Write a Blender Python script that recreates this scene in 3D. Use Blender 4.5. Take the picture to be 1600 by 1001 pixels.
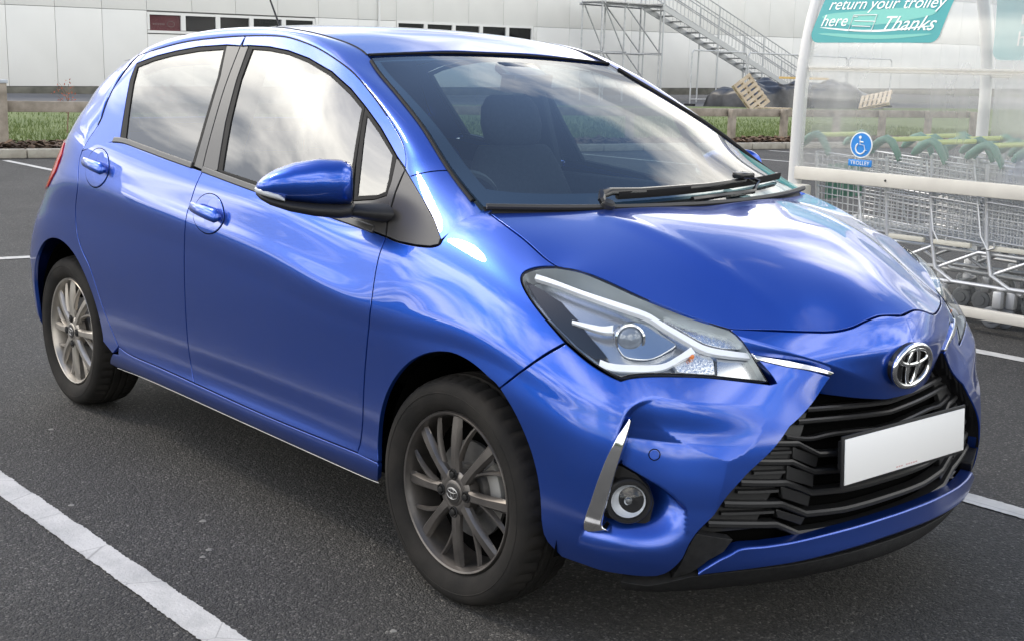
import bpy, bmesh, math, random
import numpy as np
from mathutils import Vector, Matrix
from mathutils.geometry import delaunay_2d_cdt
random.seed(7); rng = np.random.default_rng(7)
for _o in list(bpy.data.objects): bpy.data.objects.remove(_o, do_unlink=True)
scene = bpy.context.scene; COL = scene.collection
R = math.radians
# ------------------------------------------------------------------ camera
cam = bpy.data.cameras.new('camera'); camo = bpy.data.objects.new('camera', cam); COL.objects.link(camo)
cam.sensor_fit = 'HORIZONTAL'; cam.sensor_width = 36; cam.lens = 45.948; cam.clip_end = 2000; cam.clip_start = .05
_yaw, _pit, _rol = 2.4306, -.1871, .0277
_d = Vector((math.cos(_pit)*math.cos(_yaw), math.cos(_pit)*math.sin(_yaw), math.sin(_pit)))
_r = _d.cross(Vector((0,0,1))).normalized(); _u = _r.cross(_d)
_c, _s0 = math.cos(_rol), math.sin(_rol)
_r2, _u2 = _c*_r+_s0*_u, -_s0*_r+_c*_u
camo.matrix_world = Matrix(((_r2.x,_u2.x,-_d.x,2.5311),(_r2.y,_u2.y,-_d.y,-2.7967),(_r2.z,_u2.z,-_d.z,1.3668),(0,0,0,1)))
scene.camera = camo
# ------------------------------------------------------------------ sky with broken cloud, soft sun
SUN_AZ = math.atan2(-.52, -.85); SUN_EL = R(50)
world = bpy.data.worlds.new('World'); scene.world = world; world.use_nodes = True
wt = world.node_tree; wt.nodes.clear(); N = wt.nodes.new; K = wt.links.new
sky = N('ShaderNodeTexSky'); sky.sky_type = 'NISHITA'; sky.sun_disc = False; sky.sun_elevation = SUN_EL
sky.sun_rotation = math.pi/2-SUN_AZ; sky.altitude = 50; sky.air_density = 1.0; sky.dust_density = 1.0; sky.ozone_density = 1.5
tc = N('ShaderNodeTexCoord'); sep = N('ShaderNodeSeparateXYZ'); K(tc.outputs['Generated'], sep.inputs[0])
zz = N('ShaderNodeMath'); zz.operation = 'MAXIMUM'; zz.inputs[1].default_value = 0; K(sep.outputs['Z'], zz.inputs[0])
za = N('ShaderNodeMath'); za.operation = 'ADD'; za.inputs[1].default_value = .16; K(zz.outputs[0], za.inputs[0])
dv = N('ShaderNodeVectorMath'); dv.operation = 'DIVIDE'; K(tc.outputs['Generated'], dv.inputs[0])
cmb = N('ShaderNodeCombineXYZ')
for i in range(3): K(za.outputs[0], cmb.inputs[i])
K(cmb.outputs[0], dv.inputs[1])
SKY_SEED = 37.63
nz = N('ShaderNodeTexNoise'); nz.noise_dimensions = '4D'; nz.inputs['W'].default_value = SKY_SEED; nz.inputs['Scale'].default_value = .55; nz.inputs['Detail'].default_value = 9; nz.inputs['Roughness'].default_value = .55; nz.inputs['Distortion'].default_value = .2
K(dv.outputs[0], nz.inputs['Vector'])
# cloud cover thickens towards the horizon
cov = N('ShaderNodeMapRange'); cov.inputs['From Min'].default_value = 0; cov.inputs['From Max'].default_value = .75; cov.inputs['To Min'].default_value = .07; cov.inputs['To Max'].default_value = -.03; K(zz.outputs[0], cov.inputs['Value'])
ca = N('ShaderNodeMath'); ca.operation = 'ADD'; K(nz.outputs['Fac'], ca.inputs[0]); K(cov.outputs[0], ca.inputs[1])
cr = N('ShaderNodeValToRGB'); cr.color_ramp.elements[0].position = .49; cr.color_ramp.elements[1].position = .555
K(ca.outputs[0], cr.inputs[0])
nz2 = N('ShaderNodeTexNoise'); nz2.inputs['Scale'].default_value = 1.6; nz2.inputs['Detail'].default_value = 7; K(dv.outputs[0], nz2.inputs['Vector'])
cc = N('ShaderNodeValToRGB'); cc.color_ramp.elements[0].position = .40; cc.color_ramp.elements[0].color = (3.2,3.4,3.8,1)
cc.color_ramp.elements[1].position = .60; cc.color_ramp.elements[1].color = (16.0,15.4,14.2,1); K(nz2.outputs['Fac'], cc.inputs[0])
# cloud glows where the veiled sun stands behind it
dt = N('ShaderNodeVectorMath'); dt.operation = 'DOT_PRODUCT'; K(tc.outputs['Generated'], dt.inputs[0]); dt.inputs[1].default_value = (math.cos(SUN_EL)*math.cos(SUN_AZ), math.cos(SUN_EL)*math.sin(SUN_AZ), math.sin(SUN_EL))
gm_ = N('ShaderNodeMath'); gm_.operation = 'MAXIMUM'; gm_.inputs[1].default_value = 0; K(dt.outputs['Value'], gm_.inputs[0])
gp_ = N('ShaderNodeMath'); gp_.operation = 'POWER'; gp_.inputs[1].default_value = 5; K(gm_.outputs[0], gp_.inputs[0])
ga_ = N('ShaderNodeMath'); ga_.operation = 'MULTIPLY_ADD'; ga_.inputs[1].default_value = 1.15; ga_.inputs[2].default_value = 1; K(gp_.outputs[0], ga_.inputs[0])
cg = N('ShaderNodeVectorMath'); cg.operation = 'SCALE'; K(cc.outputs[0], cg.inputs[0]); K(ga_.outputs[0], cg.inputs['Scale'])
mx = N('ShaderNodeMix'); mx.data_type = 'RGBA'; K(cr.outputs[0], mx.inputs['Factor']); K(sky.outputs[0], mx.inputs['A']); K(cg.outputs[0], mx.inputs['B'])
bg = N('ShaderNodeBackground'); bg.inputs['Strength'].default_value = .15; K(mx.outputs['Result'], bg.inputs['Color'])
wo = N('ShaderNodeOutputWorld'); K(bg.outputs[0], wo.inputs['Surface'])
sun = bpy.data.lights.new('sun', 'SUN'); sun.energy = .7; sun.angle = R(10); sun.color = (1,.88,.70)
suno = bpy.data.objects.new('sun', sun); COL.objects.link(suno)
suno.rotation_euler = Vector((math.cos(SUN_EL)*math.cos(SUN_AZ), math.cos(SUN_EL)*math.sin(SUN_AZ), math.sin(SUN_EL))).to_track_quat('Z','Y').to_euler()
vs = scene.view_settings; vs.view_transform = 'Standard'; vs.look = 'None'; vs.gamma = 1; vs.use_curve_mapping = False; vs.exposure = .85
scene.cycles.max_bounces = 8; scene.cycles.transparent_max_bounces = 24
# ------------------------------------------------------------------ helpers
MATS = {}
def mat(name, base, rough=.5, metal=0, **kw):
    m = bpy.data.materials.new(name); m.use_nodes = True; b = m.node_tree.nodes['Principled BSDF']
    b.inputs['Base Color'].default_value = (*base, 1); b.inputs['Roughness'].default_value = rough; b.inputs['Metallic'].default_value = metal
    for k, v in kw.items():
        if k in b.inputs: b.inputs[k].default_value = v
    MATS[name] = m; return m
def noise_mat(name, c1, c2, scale=20, rough=.6, bump=0, bscale=None, metal=0, detail=5, lo=.35, hi=.65, **kw):
    """two tones mixed by object-space noise, with optional fine relief"""
    m = mat(name, c1, rough, metal, **kw); t = m.node_tree; b = t.nodes['Principled BSDF']
    co = t.nodes.new('ShaderNodeTexCoord'); n = t.nodes.new('ShaderNodeTexNoise'); n.inputs['Scale'].default_value = scale; n.inputs['Detail'].default_value = detail
    t.links.new(co.outputs['Object'], n.inputs['Vector'])
    r = t.nodes.new('ShaderNodeValToRGB'); r.color_ramp.elements[0].position = lo; r.color_ramp.elements[1].position = hi
    r.color_ramp.elements[0].color = (*c1,1); r.color_ramp.elements[1].color = (*c2,1)
    t.links.new(n.outputs['Fac'], r.inputs[0]); t.links.new(r.outputs[0], b.inputs['Base Color'])
    if bump:
        n2 = t.nodes.new('ShaderNodeTexNoise'); n2.inputs['Scale'].default_value = bscale or scale*4; n2.inputs['Detail'].default_value = 3
        t.links.new(co.outputs['Object'], n2.inputs['Vector'])
        bp = t.nodes.new('ShaderNodeBump'); bp.inputs['Strength'].default_value = bump; bp.inputs['Distance'].default_value = .01
        t.links.new(n2.outputs['Fac'], bp.inputs['Height']); t.links.new(bp.outputs[0], b.inputs['Normal'])
    return m
def pane_ior(t, fr, ior):
    """a thin pane reflects alike from both of its sides"""
    ge = t.nodes.new('ShaderNodeNewGeometry'); a = t.nodes.new('ShaderNodeMath'); a.operation = 'MULTIPLY_ADD'; a.inputs[1].default_value = -2; a.inputs[2].default_value = 1; t.links.new(ge.outputs['Backfacing'], a.inputs[0])
    p = t.nodes.new('ShaderNodeMath'); p.operation = 'POWER'; p.inputs[0].default_value = ior; t.links.new(a.outputs[0], p.inputs[1]); t.links.new(p.outputs[0], fr.inputs['IOR'])
def glass_mat(name, tint, ior=1.5, alpha_tint=None, rough=.0):
    """thin pane: clear tinted transmission plus Fresnel reflection"""
    m = bpy.data.materials.new(name); m.use_nodes = True; t = m.node_tree; t.nodes.clear()
    tr = t.nodes.new('ShaderNodeBsdfTransparent'); tr.inputs[0].default_value = (*tint,1)
    gl = t.nodes.new('ShaderNodeBsdfGlossy'); gl.inputs['Roughness'].default_value = rough; gl.inputs['Color'].default_value = (1,1,1,1)
    fr = t.nodes.new('ShaderNodeFresnel'); fr.inputs['IOR'].default_value = ior
    pane_ior(t, fr, ior)
    mx = t.nodes.new('ShaderNodeMixShader'); o = t.nodes.new('ShaderNodeOutputMaterial')
    t.links.new(fr.outputs[0], mx.inputs[0]); t.links.new(tr.outputs[0], mx.inputs[1]); t.links.new(gl.outputs[0], mx.inputs[2]); t.links.new(mx.outputs[0], o.inputs[0])
    MATS[name] = m; return m
def link(name, me, parent=None, m=None):
    o = bpy.data.objects.new(name, me); COL.objects.link(o); o.parent = parent
    if m is not None and not me.materials: me.materials.append(MATS[m] if isinstance(m, str) else m)
    return o
def empty(name, loc=(0,0,0), rz=0):
    o = bpy.data.objects.new(name, None); COL.objects.link(o); o.location = loc; o.rotation_euler = (0,0,rz); o.empty_display_size = .2; return o
def tag(o, label=None, cat=None, group=None, kind=None):
    if label: o['label'] = label
    if cat: o['category'] = cat
    if group: o['group'] = group
    if kind: o['kind'] = kind
    return o
def mesh(name, V, F, m=None, parent=None, smooth=True, nrm=None, mirror=False, sharp=None):
    V = np.asarray(V, float).copy()
    if mirror:
        V[:,1] *= -1; F = [tuple(reversed(f)) for f in F]
        if nrm is not None: nrm = np.asarray(nrm)*[1,-1,1]
    me = bpy.data.meshes.new(name); me.from_pydata([tuple(v) for v in V.tolist()], [], [tuple(int(i) for i in f) for f in F])
    if smooth:
        me.polygons.foreach_set('use_smooth', [True]*len(me.polygons))
        if sharp is not None: me.set_sharp_from_angle(angle=R(sharp))
    me.update()
    if nrm is not None: me.normals_split_custom_set_from_vertices([tuple(n) for n in np.asarray(nrm).tolist()])
    return link(name, me, parent, m)
class MB:
    """collects primitive shapes into one mesh"""
    def __init__(s): s.V = []; s.F = []
    def add(s, V, F):
        k = len(s.V); s.V += [tuple(float(c) for c in v) for v in V]; s.F += [tuple(i+k for i in f) for f in F]; return s
    def box(s, c, d, rot=None, bev=0):
        c = Vector(c); h = Vector(d)/2; b = min(bev, min(h)*.9)
        if b <= 0:
            P = [Vector((x*h.x, y*h.y, z*h.z)) for x in (-1,1) for y in (-1,1) for z in (-1,1)]
            F = [(0,1,3,2),(4,6,7,5),(0,4,5,1),(2,3,7,6),(0,2,6,4),(1,5,7,3)]
        else:
            bm = bmesh.new(); bmesh.ops.create_cube(bm, size=1)
            for v in bm.verts: v.co = Vector((v.co.x*d[0], v.co.y*d[1], v.co.z*d[2]))
            bmesh.ops.bevel(bm, geom=bm.edges[:], offset=b, segments=2, affect='EDGES', profile=.5)
            bm.verts.index_update(); P = [v.co.copy() for v in bm.verts]; F = [tuple(v.index for v in f.verts) for f in bm.faces]; bm.free()
        if rot is not None: P = [rot @ p for p in P]
        return s.add([p+c for p in P], F)
    def tube(s, path, r, n=8, closed=False, cap=True, flat=1.0):
        P = [Vector(p) for p in path]; m = len(P); V = []; F = []; up = None
        for i, p in enumerate(P):
            a = P[(i-1) % m] if closed or i else p; b = P[(i+1) % m] if closed or i < m-1 else p
            t = (b-a).normalized()
            if up is None:
                up = Vector((0,0,1)) if abs(t.z) < .9 else Vector((1,0,0))
            x = t.cross(up).normalized(); up = x.cross(t).normalized(); rr = r[i] if isinstance(r, (list,tuple)) else r
            for k in range(n):
                q = 2*math.pi*k/n; V.append(p+x*(math.cos(q)*rr)+up*(math.sin(q)*rr*flat))
        L = m if closed else m-1
        for i in range(L):
            j = (i+1) % m
            for k in range(n): F.append((i*n+k, i*n+(k+1) % n, j*n+(k+1) % n, j*n+k))
        if cap and not closed: F.append(tuple(range(n-1,-1,-1))); F.append(tuple((m-1)*n+k for k in range(n)))
        return s.add(V, F)
    def lathe(s, prof, c, ax, n=48, r0=None):
        """profile of (radius, along-axis)"""
        ax = Vector(ax).normalized(); u = ax.orthogonal().normalized() if r0 is None else Vector(r0).normalized(); w = ax.cross(u); c = Vector(c); V = []; F = []; m = len(prof)
        for k in range(n):
            q = 2*math.pi*k/n; d = u*math.cos(q)+w*math.sin(q)
            for (r, a) in prof: V.append(c+d*r+ax*a)
        for k in range(n):
            j = (k+1) % n
            for i in range(m-1): F.append((k*m+i, j*m+i, j*m+i+1, k*m+i+1))
        return s.add(V, F)
    def loft(s, rings, cap=True):
        n = len(rings[0]); V = [p for r in rings for p in r]; F = []
        for i in range(len(rings)-1):
            for k in range(n): F.append((i*n+k, i*n+(k+1) % n, (i+1)*n+(k+1) % n, (i+1)*n+k))
        if cap: F.append(tuple(range(n-1,-1,-1))); F.append(tuple((len(rings)-1)*n+k for k in range(n)))
        return s.add(V, F)
    def build(s, name, m, parent=None, smooth=True, sharp=35, mirror=False):
        o = mesh(name, np.array(s.V), s.F, None, parent, smooth, None, mirror, sharp if smooth else None)
        bm = bmesh.new(); bm.from_mesh(o.data); bmesh.ops.recalc_face_normals(bm, faces=bm.faces[:]); bm.to_mesh(o.data); bm.free()
        if smooth: o.data.set_sharp_from_angle(angle=R(sharp))
        o.data.materials.append(MATS[m] if isinstance(m, str) else m); return o
def sring(c, hx, hy, z, p=3, n=20, rot=0):
    """superellipse ring"""
    out = []
    for k in range(n):
        q = 2*math.pi*k/n; a, b = math.cos(q), math.sin(q)
        x = math.copysign(abs(a)**(2/p), a)*hx; y = math.copysign(abs(b)**(2/p), b)*hy
        out.append((c[0]+x*math.cos(rot)-y*math.sin(rot), c[1]+x*math.sin(rot)+y*math.cos(rot), z))
    return out
# ---- trimmed skin panels: a polygon in surface coordinates, meshed, given edges and depth
def dens(poly, sp, closed=True):
    P = [np.array(p, float) for p in poly]; out = []
    for i in range(len(P) if closed else len(P)-1):
        a = P[i]; b = P[(i+1) % len(P)]; n = max(1, int(np.ceil(np.linalg.norm(b-a)/sp)))
        for k in range(n): out.append(a+(b-a)*k/n)
    if not closed: out.append(P[-1])
    return np.array(out)
def clean(poly, eps=1.5e-3):
    out = [np.array(poly[0], float)]
    for p in poly[1:]:
        p = np.array(p, float)
        if np.linalg.norm(p-out[-1]) > eps: out.append(p)
    if np.linalg.norm(out[0]-out[-1]) <= eps: out.pop()
    return np.array(out)
def area(p): return .5*np.sum(p[:,0]*np.roll(p[:,1],-1)-np.roll(p[:,0],-1)*p[:,1])
def inset(p, d):
    """move a counter-clockwise polygon inward by d"""
    a = p-np.roll(p,1,0); b = np.roll(p,-1,0)-p
    a /= np.linalg.norm(a,axis=1)[:,None]+1e-12; b /= np.linalg.norm(b,axis=1)[:,None]+1e-12
    na = np.stack([-a[:,1],a[:,0]],1); nb = np.stack([-b[:,1],b[:,0]],1); m = na+nb; l = np.linalg.norm(m,axis=1); m /= l[:,None]+1e-9
    return p+m*(d/np.maximum((m*na).sum(1),.5))[:,None]
def inside(p, q):
    x, y = q[:,0], q[:,1]; r = np.zeros(len(q), bool)
    for i in range(len(p)):
        a = p[i]; b = p[(i+1) % len(p)]
        if a[1] == b[1]: continue
        c = (a[1] > y) != (b[1] > y); r ^= c & (x < (b[0]-a[0])*(y-a[1])/(b[1]-a[1])+a[0])
    return r
def segdist(p, q):
    d = np.full(len(q), 9.)
    for i in range(len(p)):
        a = p[i]; b = p[(i+1) % len(p)]; ab = b-a; t = np.clip(((q-a)@ab)/(ab@ab+1e-12),0,1); d = np.minimum(d, np.linalg.norm(q-(a+t[:,None]*ab),axis=1))
    return d
def trim(poly, sp, bsp=None, holes=(), lines=()):
    """triangulate polygon (minus holes) with regular interior points"""
    P = dens(poly, bsp or sp*.7); H = [dens(h, bsp or sp*.7) for h in holes]
    lo, hi = P.min(0), P.max(0)
    gx, gy = np.meshgrid(np.arange(lo[0], hi[0], sp), np.arange(lo[1], hi[1], sp*.866), indexing='ij'); gx = gx+(np.arange(gx.shape[1]) % 2)*sp/2
    Q = np.stack([gx.ravel(), gy.ravel()],1); k = inside(P, Q) & (segdist(P, Q) > sp*.45)
    for h in H: k &= ~inside(h, Q) & (segdist(h, Q) > sp*.45)
    ll = []
    for l in lines:
        l = dens(l, sp*.8, False); l = l[inside(P, l) & (segdist(P, l) > sp*.35)]
        if len(l) > 1: ll.append(l)
    for l in ll: k &= np.min(np.linalg.norm(Q[:,None]-l[None],axis=2),axis=1) > sp*.42
    Q = Q[k]; V = list(P); E = [(i,(i+1) % len(P)) for i in range(len(P))]
    for h in H:
        n0 = len(V); V += list(h); E += [(n0+i, n0+(i+1) % len(h)) for i in range(len(h))]
    for l in ll:
        n0 = len(V); V += list(l); E += [(n0+i, n0+i+1) for i in range(len(l)-1) if np.linalg.norm(l[i+1]-l[i]) < sp*1.2]
    nb = len(V); V += list(Q)
    r = delaunay_2d_cdt([Vector(v) for v in V], E, [], 0, 1e-7)
    v2 = np.array([tuple(v) for v in r[0]]); F = [f for f in r[2] if len(f) == 3]; c = np.array([v2[list(f)].mean(0) for f in F]); ok = inside(P, c)
    for h in H: ok &= ~inside(h, c)
    F = [tuple(f) for f, o in zip(F, ok) if o]
    F = [f if area(v2[list(f)]) > 0 else tuple(reversed(f)) for f in F]
    return v2, F, P, H
def panel(name, fn, poly, m, parent=None, sp=.016, gap=.002, off=0, depth=.012, bev=.0016, mirror=False, flip=False, holes=(), lines=()):
    """thick panel on the surface fn(a, b): skin, rounded edge and turned-in flange"""
    p = clean(poly)
    if area(p) < 0: p = p[::-1]
    p = inset(p, gap)
    hs = [clean(h) for h in holes]; hs = [h if area(h) > 0 else h[::-1] for h in hs]
    sg = -1 if flip else 1
    core = inset(p, bev) if bev else p
    v2, F, P, H = trim(core, sp, holes=hs, lines=lines)
    pos = fn(v2[:,0], v2[:,1]); n = normals(fn, v2[:,0], v2[:,1])*sg; V = [pos+n*off]; NN = [n]; F = list(F)
    if flip: F = [tuple(reversed(f)) for f in F]
    tot = len(v2)
    for L, s in [(P, 1)]+[(h, -1) for h in H]:
        L = np.asarray(L); out = inset(L, -bev*s) if s == 1 else inset(L, bev)
        pc = fn(L[:,0], L[:,1]); nc = normals(fn, L[:,0], L[:,1])*sg; pb = fn(out[:,0], out[:,1]); nb = normals(fn, out[:,0], out[:,1])*sg
        to = pb-pc; to /= np.linalg.norm(to,axis=1)[:,None]+1e-12
        k = len(L); rings = [(pc+nc*off, nc), (pb+nb*(off-bev), to), (pb+nb*(off-bev), to), (pb+nb*(off-bev-depth), to)]
        base = tot
        for q, nn in rings: V.append(q); NN.append(nn)
        for a, b in ((0,1),(2,3)):
            for i in range(k):
                j = (i+1) % k; f = (base+a*k+i, base+b*k+i, base+b*k+j, base+a*k+j)
                F.append(f if (s == 1) != flip else tuple(reversed(f)))
        tot += 4*k
    return mesh(name, np.vstack(V), F, m, parent, True, np.vstack(NN), mirror)
def skin(name, fn, na, nb, m, parent=None, mirror=False, flip=False, nfn=None):
    """plain sheet fn(u, w), u, w in 0..1"""
    u, w = np.meshgrid(np.linspace(0,1,na), np.linspace(0,1,nb), indexing='ij'); P = fn(u, w).reshape(-1,3); F = []
    for i in range(na-1):
        for j in range(nb-1): F.append((i*nb+j, (i+1)*nb+j, (i+1)*nb+j+1, i*nb+j+1))
    if flip: F = [tuple(reversed(f)) for f in F]
    return mesh(name, P, F, m, parent, True, None if nfn is None else nfn(u, w).reshape(-1,3), mirror)
def text(name, s, size, m, M, parent=None, shear=0, ext=.0008, spacing=1.0, align='LEFT'):
    cu = bpy.data.curves.new(name, 'FONT'); cu.body = s; cu.size = size; cu.shear = shear; cu.extrude = ext; cu.space_character = spacing; cu.align_x = align; cu.resolution_u = 4
    o = bpy.data.objects.new(name, cu); me = bpy.data.meshes.new_from_object(o); bpy.data.objects.remove(o); bpy.data.curves.remove(cu)
    me.name = name; me.transform(M); return link(name, me, parent, m)
# ------------------------------------------------------------------ materials
paint = mat('paint', (.005,.068,.44), .32, .85)
_b = paint.node_tree.nodes['Principled BSDF']; _b.inputs['Coat Weight'].default_value = 1; _b.inputs['Coat Roughness'].default_value = .02; _b.inputs['Coat IOR'].default_value = 1.65
def _flake():
    t = paint.node_tree; co = t.nodes.new('ShaderNodeTexCoord'); n = t.nodes.new('ShaderNodeTexNoise'); n.inputs['Scale'].default_value = 900; n.inputs['Detail'].default_value = 1
    t.links.new(co.outputs['Object'], n.inputs['Vector']); bp = t.nodes.new('ShaderNodeBump'); bp.inputs['Strength'].default_value = .12; bp.inputs['Distance'].default_value = .001
    t.links.new(n.outputs['Fac'], bp.inputs['Height']); t.links.new(bp.outputs[0], _b.inputs['Normal'])
    n2 = t.nodes.new('ShaderNodeTexNoise'); n2.inputs['Scale'].default_value = 2.5; n2.inputs['Detail'].default_value = 6; t.links.new(co.outputs['Object'], n2.inputs['Vector'])
    mr = t.nodes.new('ShaderNodeMapRange'); mr.inputs['From Min'].default_value = .35; mr.inputs['From Max'].default_value = .75; mr.inputs['To Min'].default_value = .008; mr.inputs['To Max'].default_value = .03
    t.links.new(n2.outputs['Fac'], mr.inputs['Value']); t.links.new(mr.outputs[0], _b.inputs['Coat Roughness'])
_flake()
def _road_film():
    """dust thrown up along the lower flanks dulls the lacquer"""
    t = paint.node_tree; L = t.links.new; co = t.nodes.new('ShaderNodeTexCoord'); sp_ = t.nodes.new('ShaderNodeSeparateXYZ'); L(co.outputs['Object'], sp_.inputs[0])
    n = t.nodes.new('ShaderNodeTexNoise'); n.inputs['Scale'].default_value = 7; n.inputs['Detail'].default_value = 8; n.inputs['Roughness'].default_value = .7; L(co.outputs['Object'], n.inputs['Vector'])
    ad = t.nodes.new('ShaderNodeMath'); ad.operation = 'MULTIPLY_ADD'; ad.inputs[1].default_value = -.45; L(n.outputs['Fac'], ad.inputs[0]); L(sp_.outputs['Z'], ad.inputs[2])
    mr = t.nodes.new('ShaderNodeMapRange'); mr.inputs['From Min'].default_value = .55; mr.inputs['From Max'].default_value = .02; mr.inputs['To Min'].default_value = 0; mr.inputs['To Max'].default_value = 1; L(ad.outputs[0], mr.inputs['Value'])
    old = _b.inputs['Coat Roughness'].links[0].from_socket; ma = t.nodes.new('ShaderNodeMath'); ma.operation = 'MULTIPLY_ADD'; ma.inputs[1].default_value = .18; L(mr.outputs[0], ma.inputs[0]); L(old, ma.inputs[2]); L(ma.outputs[0], _b.inputs['Coat Roughness'])
    f2 = t.nodes.new('ShaderNodeMath'); f2.operation = 'MULTIPLY'; f2.inputs[1].default_value = .07; L(mr.outputs[0], f2.inputs[0])
    mx = t.nodes.new('ShaderNodeMix'); mx.data_type = 'RGBA'; mx.inputs['A'].default_value = _b.inputs['Base Color'].default_value; mx.inputs['B'].default_value = (.16,.15,.14,1); L(f2.outputs[0], mx.inputs['Factor']); L(mx.outputs['Result'], _b.inputs['Base Color'])
_road_film()
mat('chrome', (.82,.82,.82), .07, 1); mat('satin_chrome', (.62,.64,.66), .22, 1); mat('reflector', (.75,.77,.8), .12, 1)
mat('black_plastic', (.018,.018,.019), .45); noise_mat('grain_plastic', (.012,.012,.0125), (.019,.019,.0195), 60, .55, .15, 700)
mat('gloss_black', (.012,.012,.013), .12); mat('rubber', (.014,.014,.014), .6); mat('pillar_film', (.045,.043,.042), .28); mat('void', (.004,.004,.004), .9)
noise_mat('tyre', (.013,.0125,.012), (.024,.022,.020), 9, .8, .1, 200)
noise_mat('alloy_shaded', (.105,.098,.093), (.155,.143,.134), 14, .38, 0, metal=.75); noise_mat('alloy_lit', (.34,.32,.29), (.42,.39,.35), 14, .36, 0, metal=.7)  # one alloy in two tones: rear pair lighter and warmer to paint sunlight
noise_mat('disc_steel', (.10,.10,.10), (.16,.155,.15), 20, .5, metal=.6); mat('nut', (.05,.05,.05), .35, .8); mat('caliper', (.45,.45,.44), .4, .7)
glass_mat('side_glass', (.42,.45,.44), 2.15); glass_mat('screen_glass', (.66,.83,.88), 1.75); glass_mat('lens_glass', (.94,.95,.96), 1.45)
mat('screen_band', (.006,.007,.009), .08)
mat('plate_white', (.80,.80,.79), .35); mat('plate_red', (.62,.40,.40), .5); mat('amber', (.85,.22,.03), .3); mat('red_lens', (.45,.012,.015), .1); mat('white_lens', (.75,.6,.5), .15)
noise_mat('seat_cloth', (.012,.012,.013), (.020,.020,.022), 80, .9, .2, 300); mat('dash_plastic', (.035,.037,.040), .7); mat('trim_grey', (.25,.25,.25), .6); mat('mirror_glass', (.8,.8,.8), .01, 1)
for _n, _v in (('rubber',.15),('tyre',.15),('black_plastic',.25),('void',.0),('grain_plastic',.25)): MATS[_n].node_tree.nodes['Principled BSDF'].inputs['Specular IOR Level'].default_value = _v
mat('led', (.9,.92,.95), .2); mat('indicator_lens', (.46,.48,.50), .12)
# ------------------------------------------------------------------ car park surface
def asphalt():
    m = mat('asphalt', (.05,.05,.05), .82); t = m.node_tree; b = t.nodes['Principled BSDF']; L = t.links.new; n = t.nodes.new
    co = n('ShaderNodeTexCoord'); vo = n('ShaderNodeTexVoronoi'); vo.inputs['Scale'].default_value = 165; L(co.outputs['Object'], vo.inputs['Vector'])
    vo2 = n('ShaderNodeTexVoronoi'); vo2.inputs['Scale'].default_value = 62; L(co.outputs['Object'], vo2.inputs['Vector'])
    big = n('ShaderNodeTexNoise'); big.inputs['Scale'].default_value = .7; big.inputs['Detail'].default_value = 7; big.inputs['Roughness'].default_value = .65; L(co.outputs['Object'], big.inputs['Vector'])
    fine = n('ShaderNodeTexNoise'); fine.inputs['Scale'].default_value = 230; fine.inputs['Detail'].default_value = 2; L(co.outputs['Object'], fine.inputs['Vector'])
    sx = n('ShaderNodeSeparateColor'); L(vo.outputs['Color'], sx.inputs[0])
    r1 = n('ShaderNodeValToRGB'); e = r1.color_ramp.elements; e[0].position = 0; e[0].color = (.026,.0255,.025,1); e[1].position = 1; e[1].color = (.24,.235,.22,1)
    x = e.new(.55); x.color = (.050,.049,.047,1); x = e.new(.85); x.color = (.082,.080,.076,1); x = e.new(.96); x.color = (.14,.136,.128,1)
    L(sx.outputs[0], r1.inputs[0])
    r2 = n('ShaderNodeValToRGB'); r2.color_ramp.elements[0].position = .32; r2.color_ramp.elements[0].color = (.44,.435,.43,1); r2.color_ramp.elements[1].position = .68; r2.color_ramp.elements[1].color = (.80,.785,.765,1); L(big.outputs['Fac'], r2.inputs[0])
    mx = n('ShaderNodeMix'); mx.data_type = 'RGBA'; mx.blend_type = 'MULTIPLY'; mx.inputs['Factor'].default_value = 1; L(r1.outputs[0], mx.inputs['A']); L(r2.outputs[0], mx.inputs['B']); L(mx.outputs['Result'], b.inputs['Base Color'])
    ad = n('ShaderNodeMath'); ad.operation = 'ADD'; L(vo.outputs['Distance'], ad.inputs[0]); L(vo2.outputs['Distance'], ad.inputs[1]); a2 = n('ShaderNodeMath'); a2.operation = 'ADD'; L(ad.outputs[0], a2.inputs[0]); L(fine.outputs['Fac'], a2.inputs[1])
    bp = n('ShaderNodeBump'); bp.inputs['Strength'].default_value = .8; bp.inputs['Distance'].default_value = .007; bp.invert = True; L(a2.outputs[0], bp.inputs['Height']); L(bp.outputs[0], b.inputs['Normal'])
    return m
asphalt()
g = MB(); g.add([(-300,-300,0),(300,-300,0),(300,300,0),(-300,300,0)], [(0,1,2,3)]); tag(g.build('car_park_ground', 'asphalt'), None, None, None, 'structure')
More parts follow.
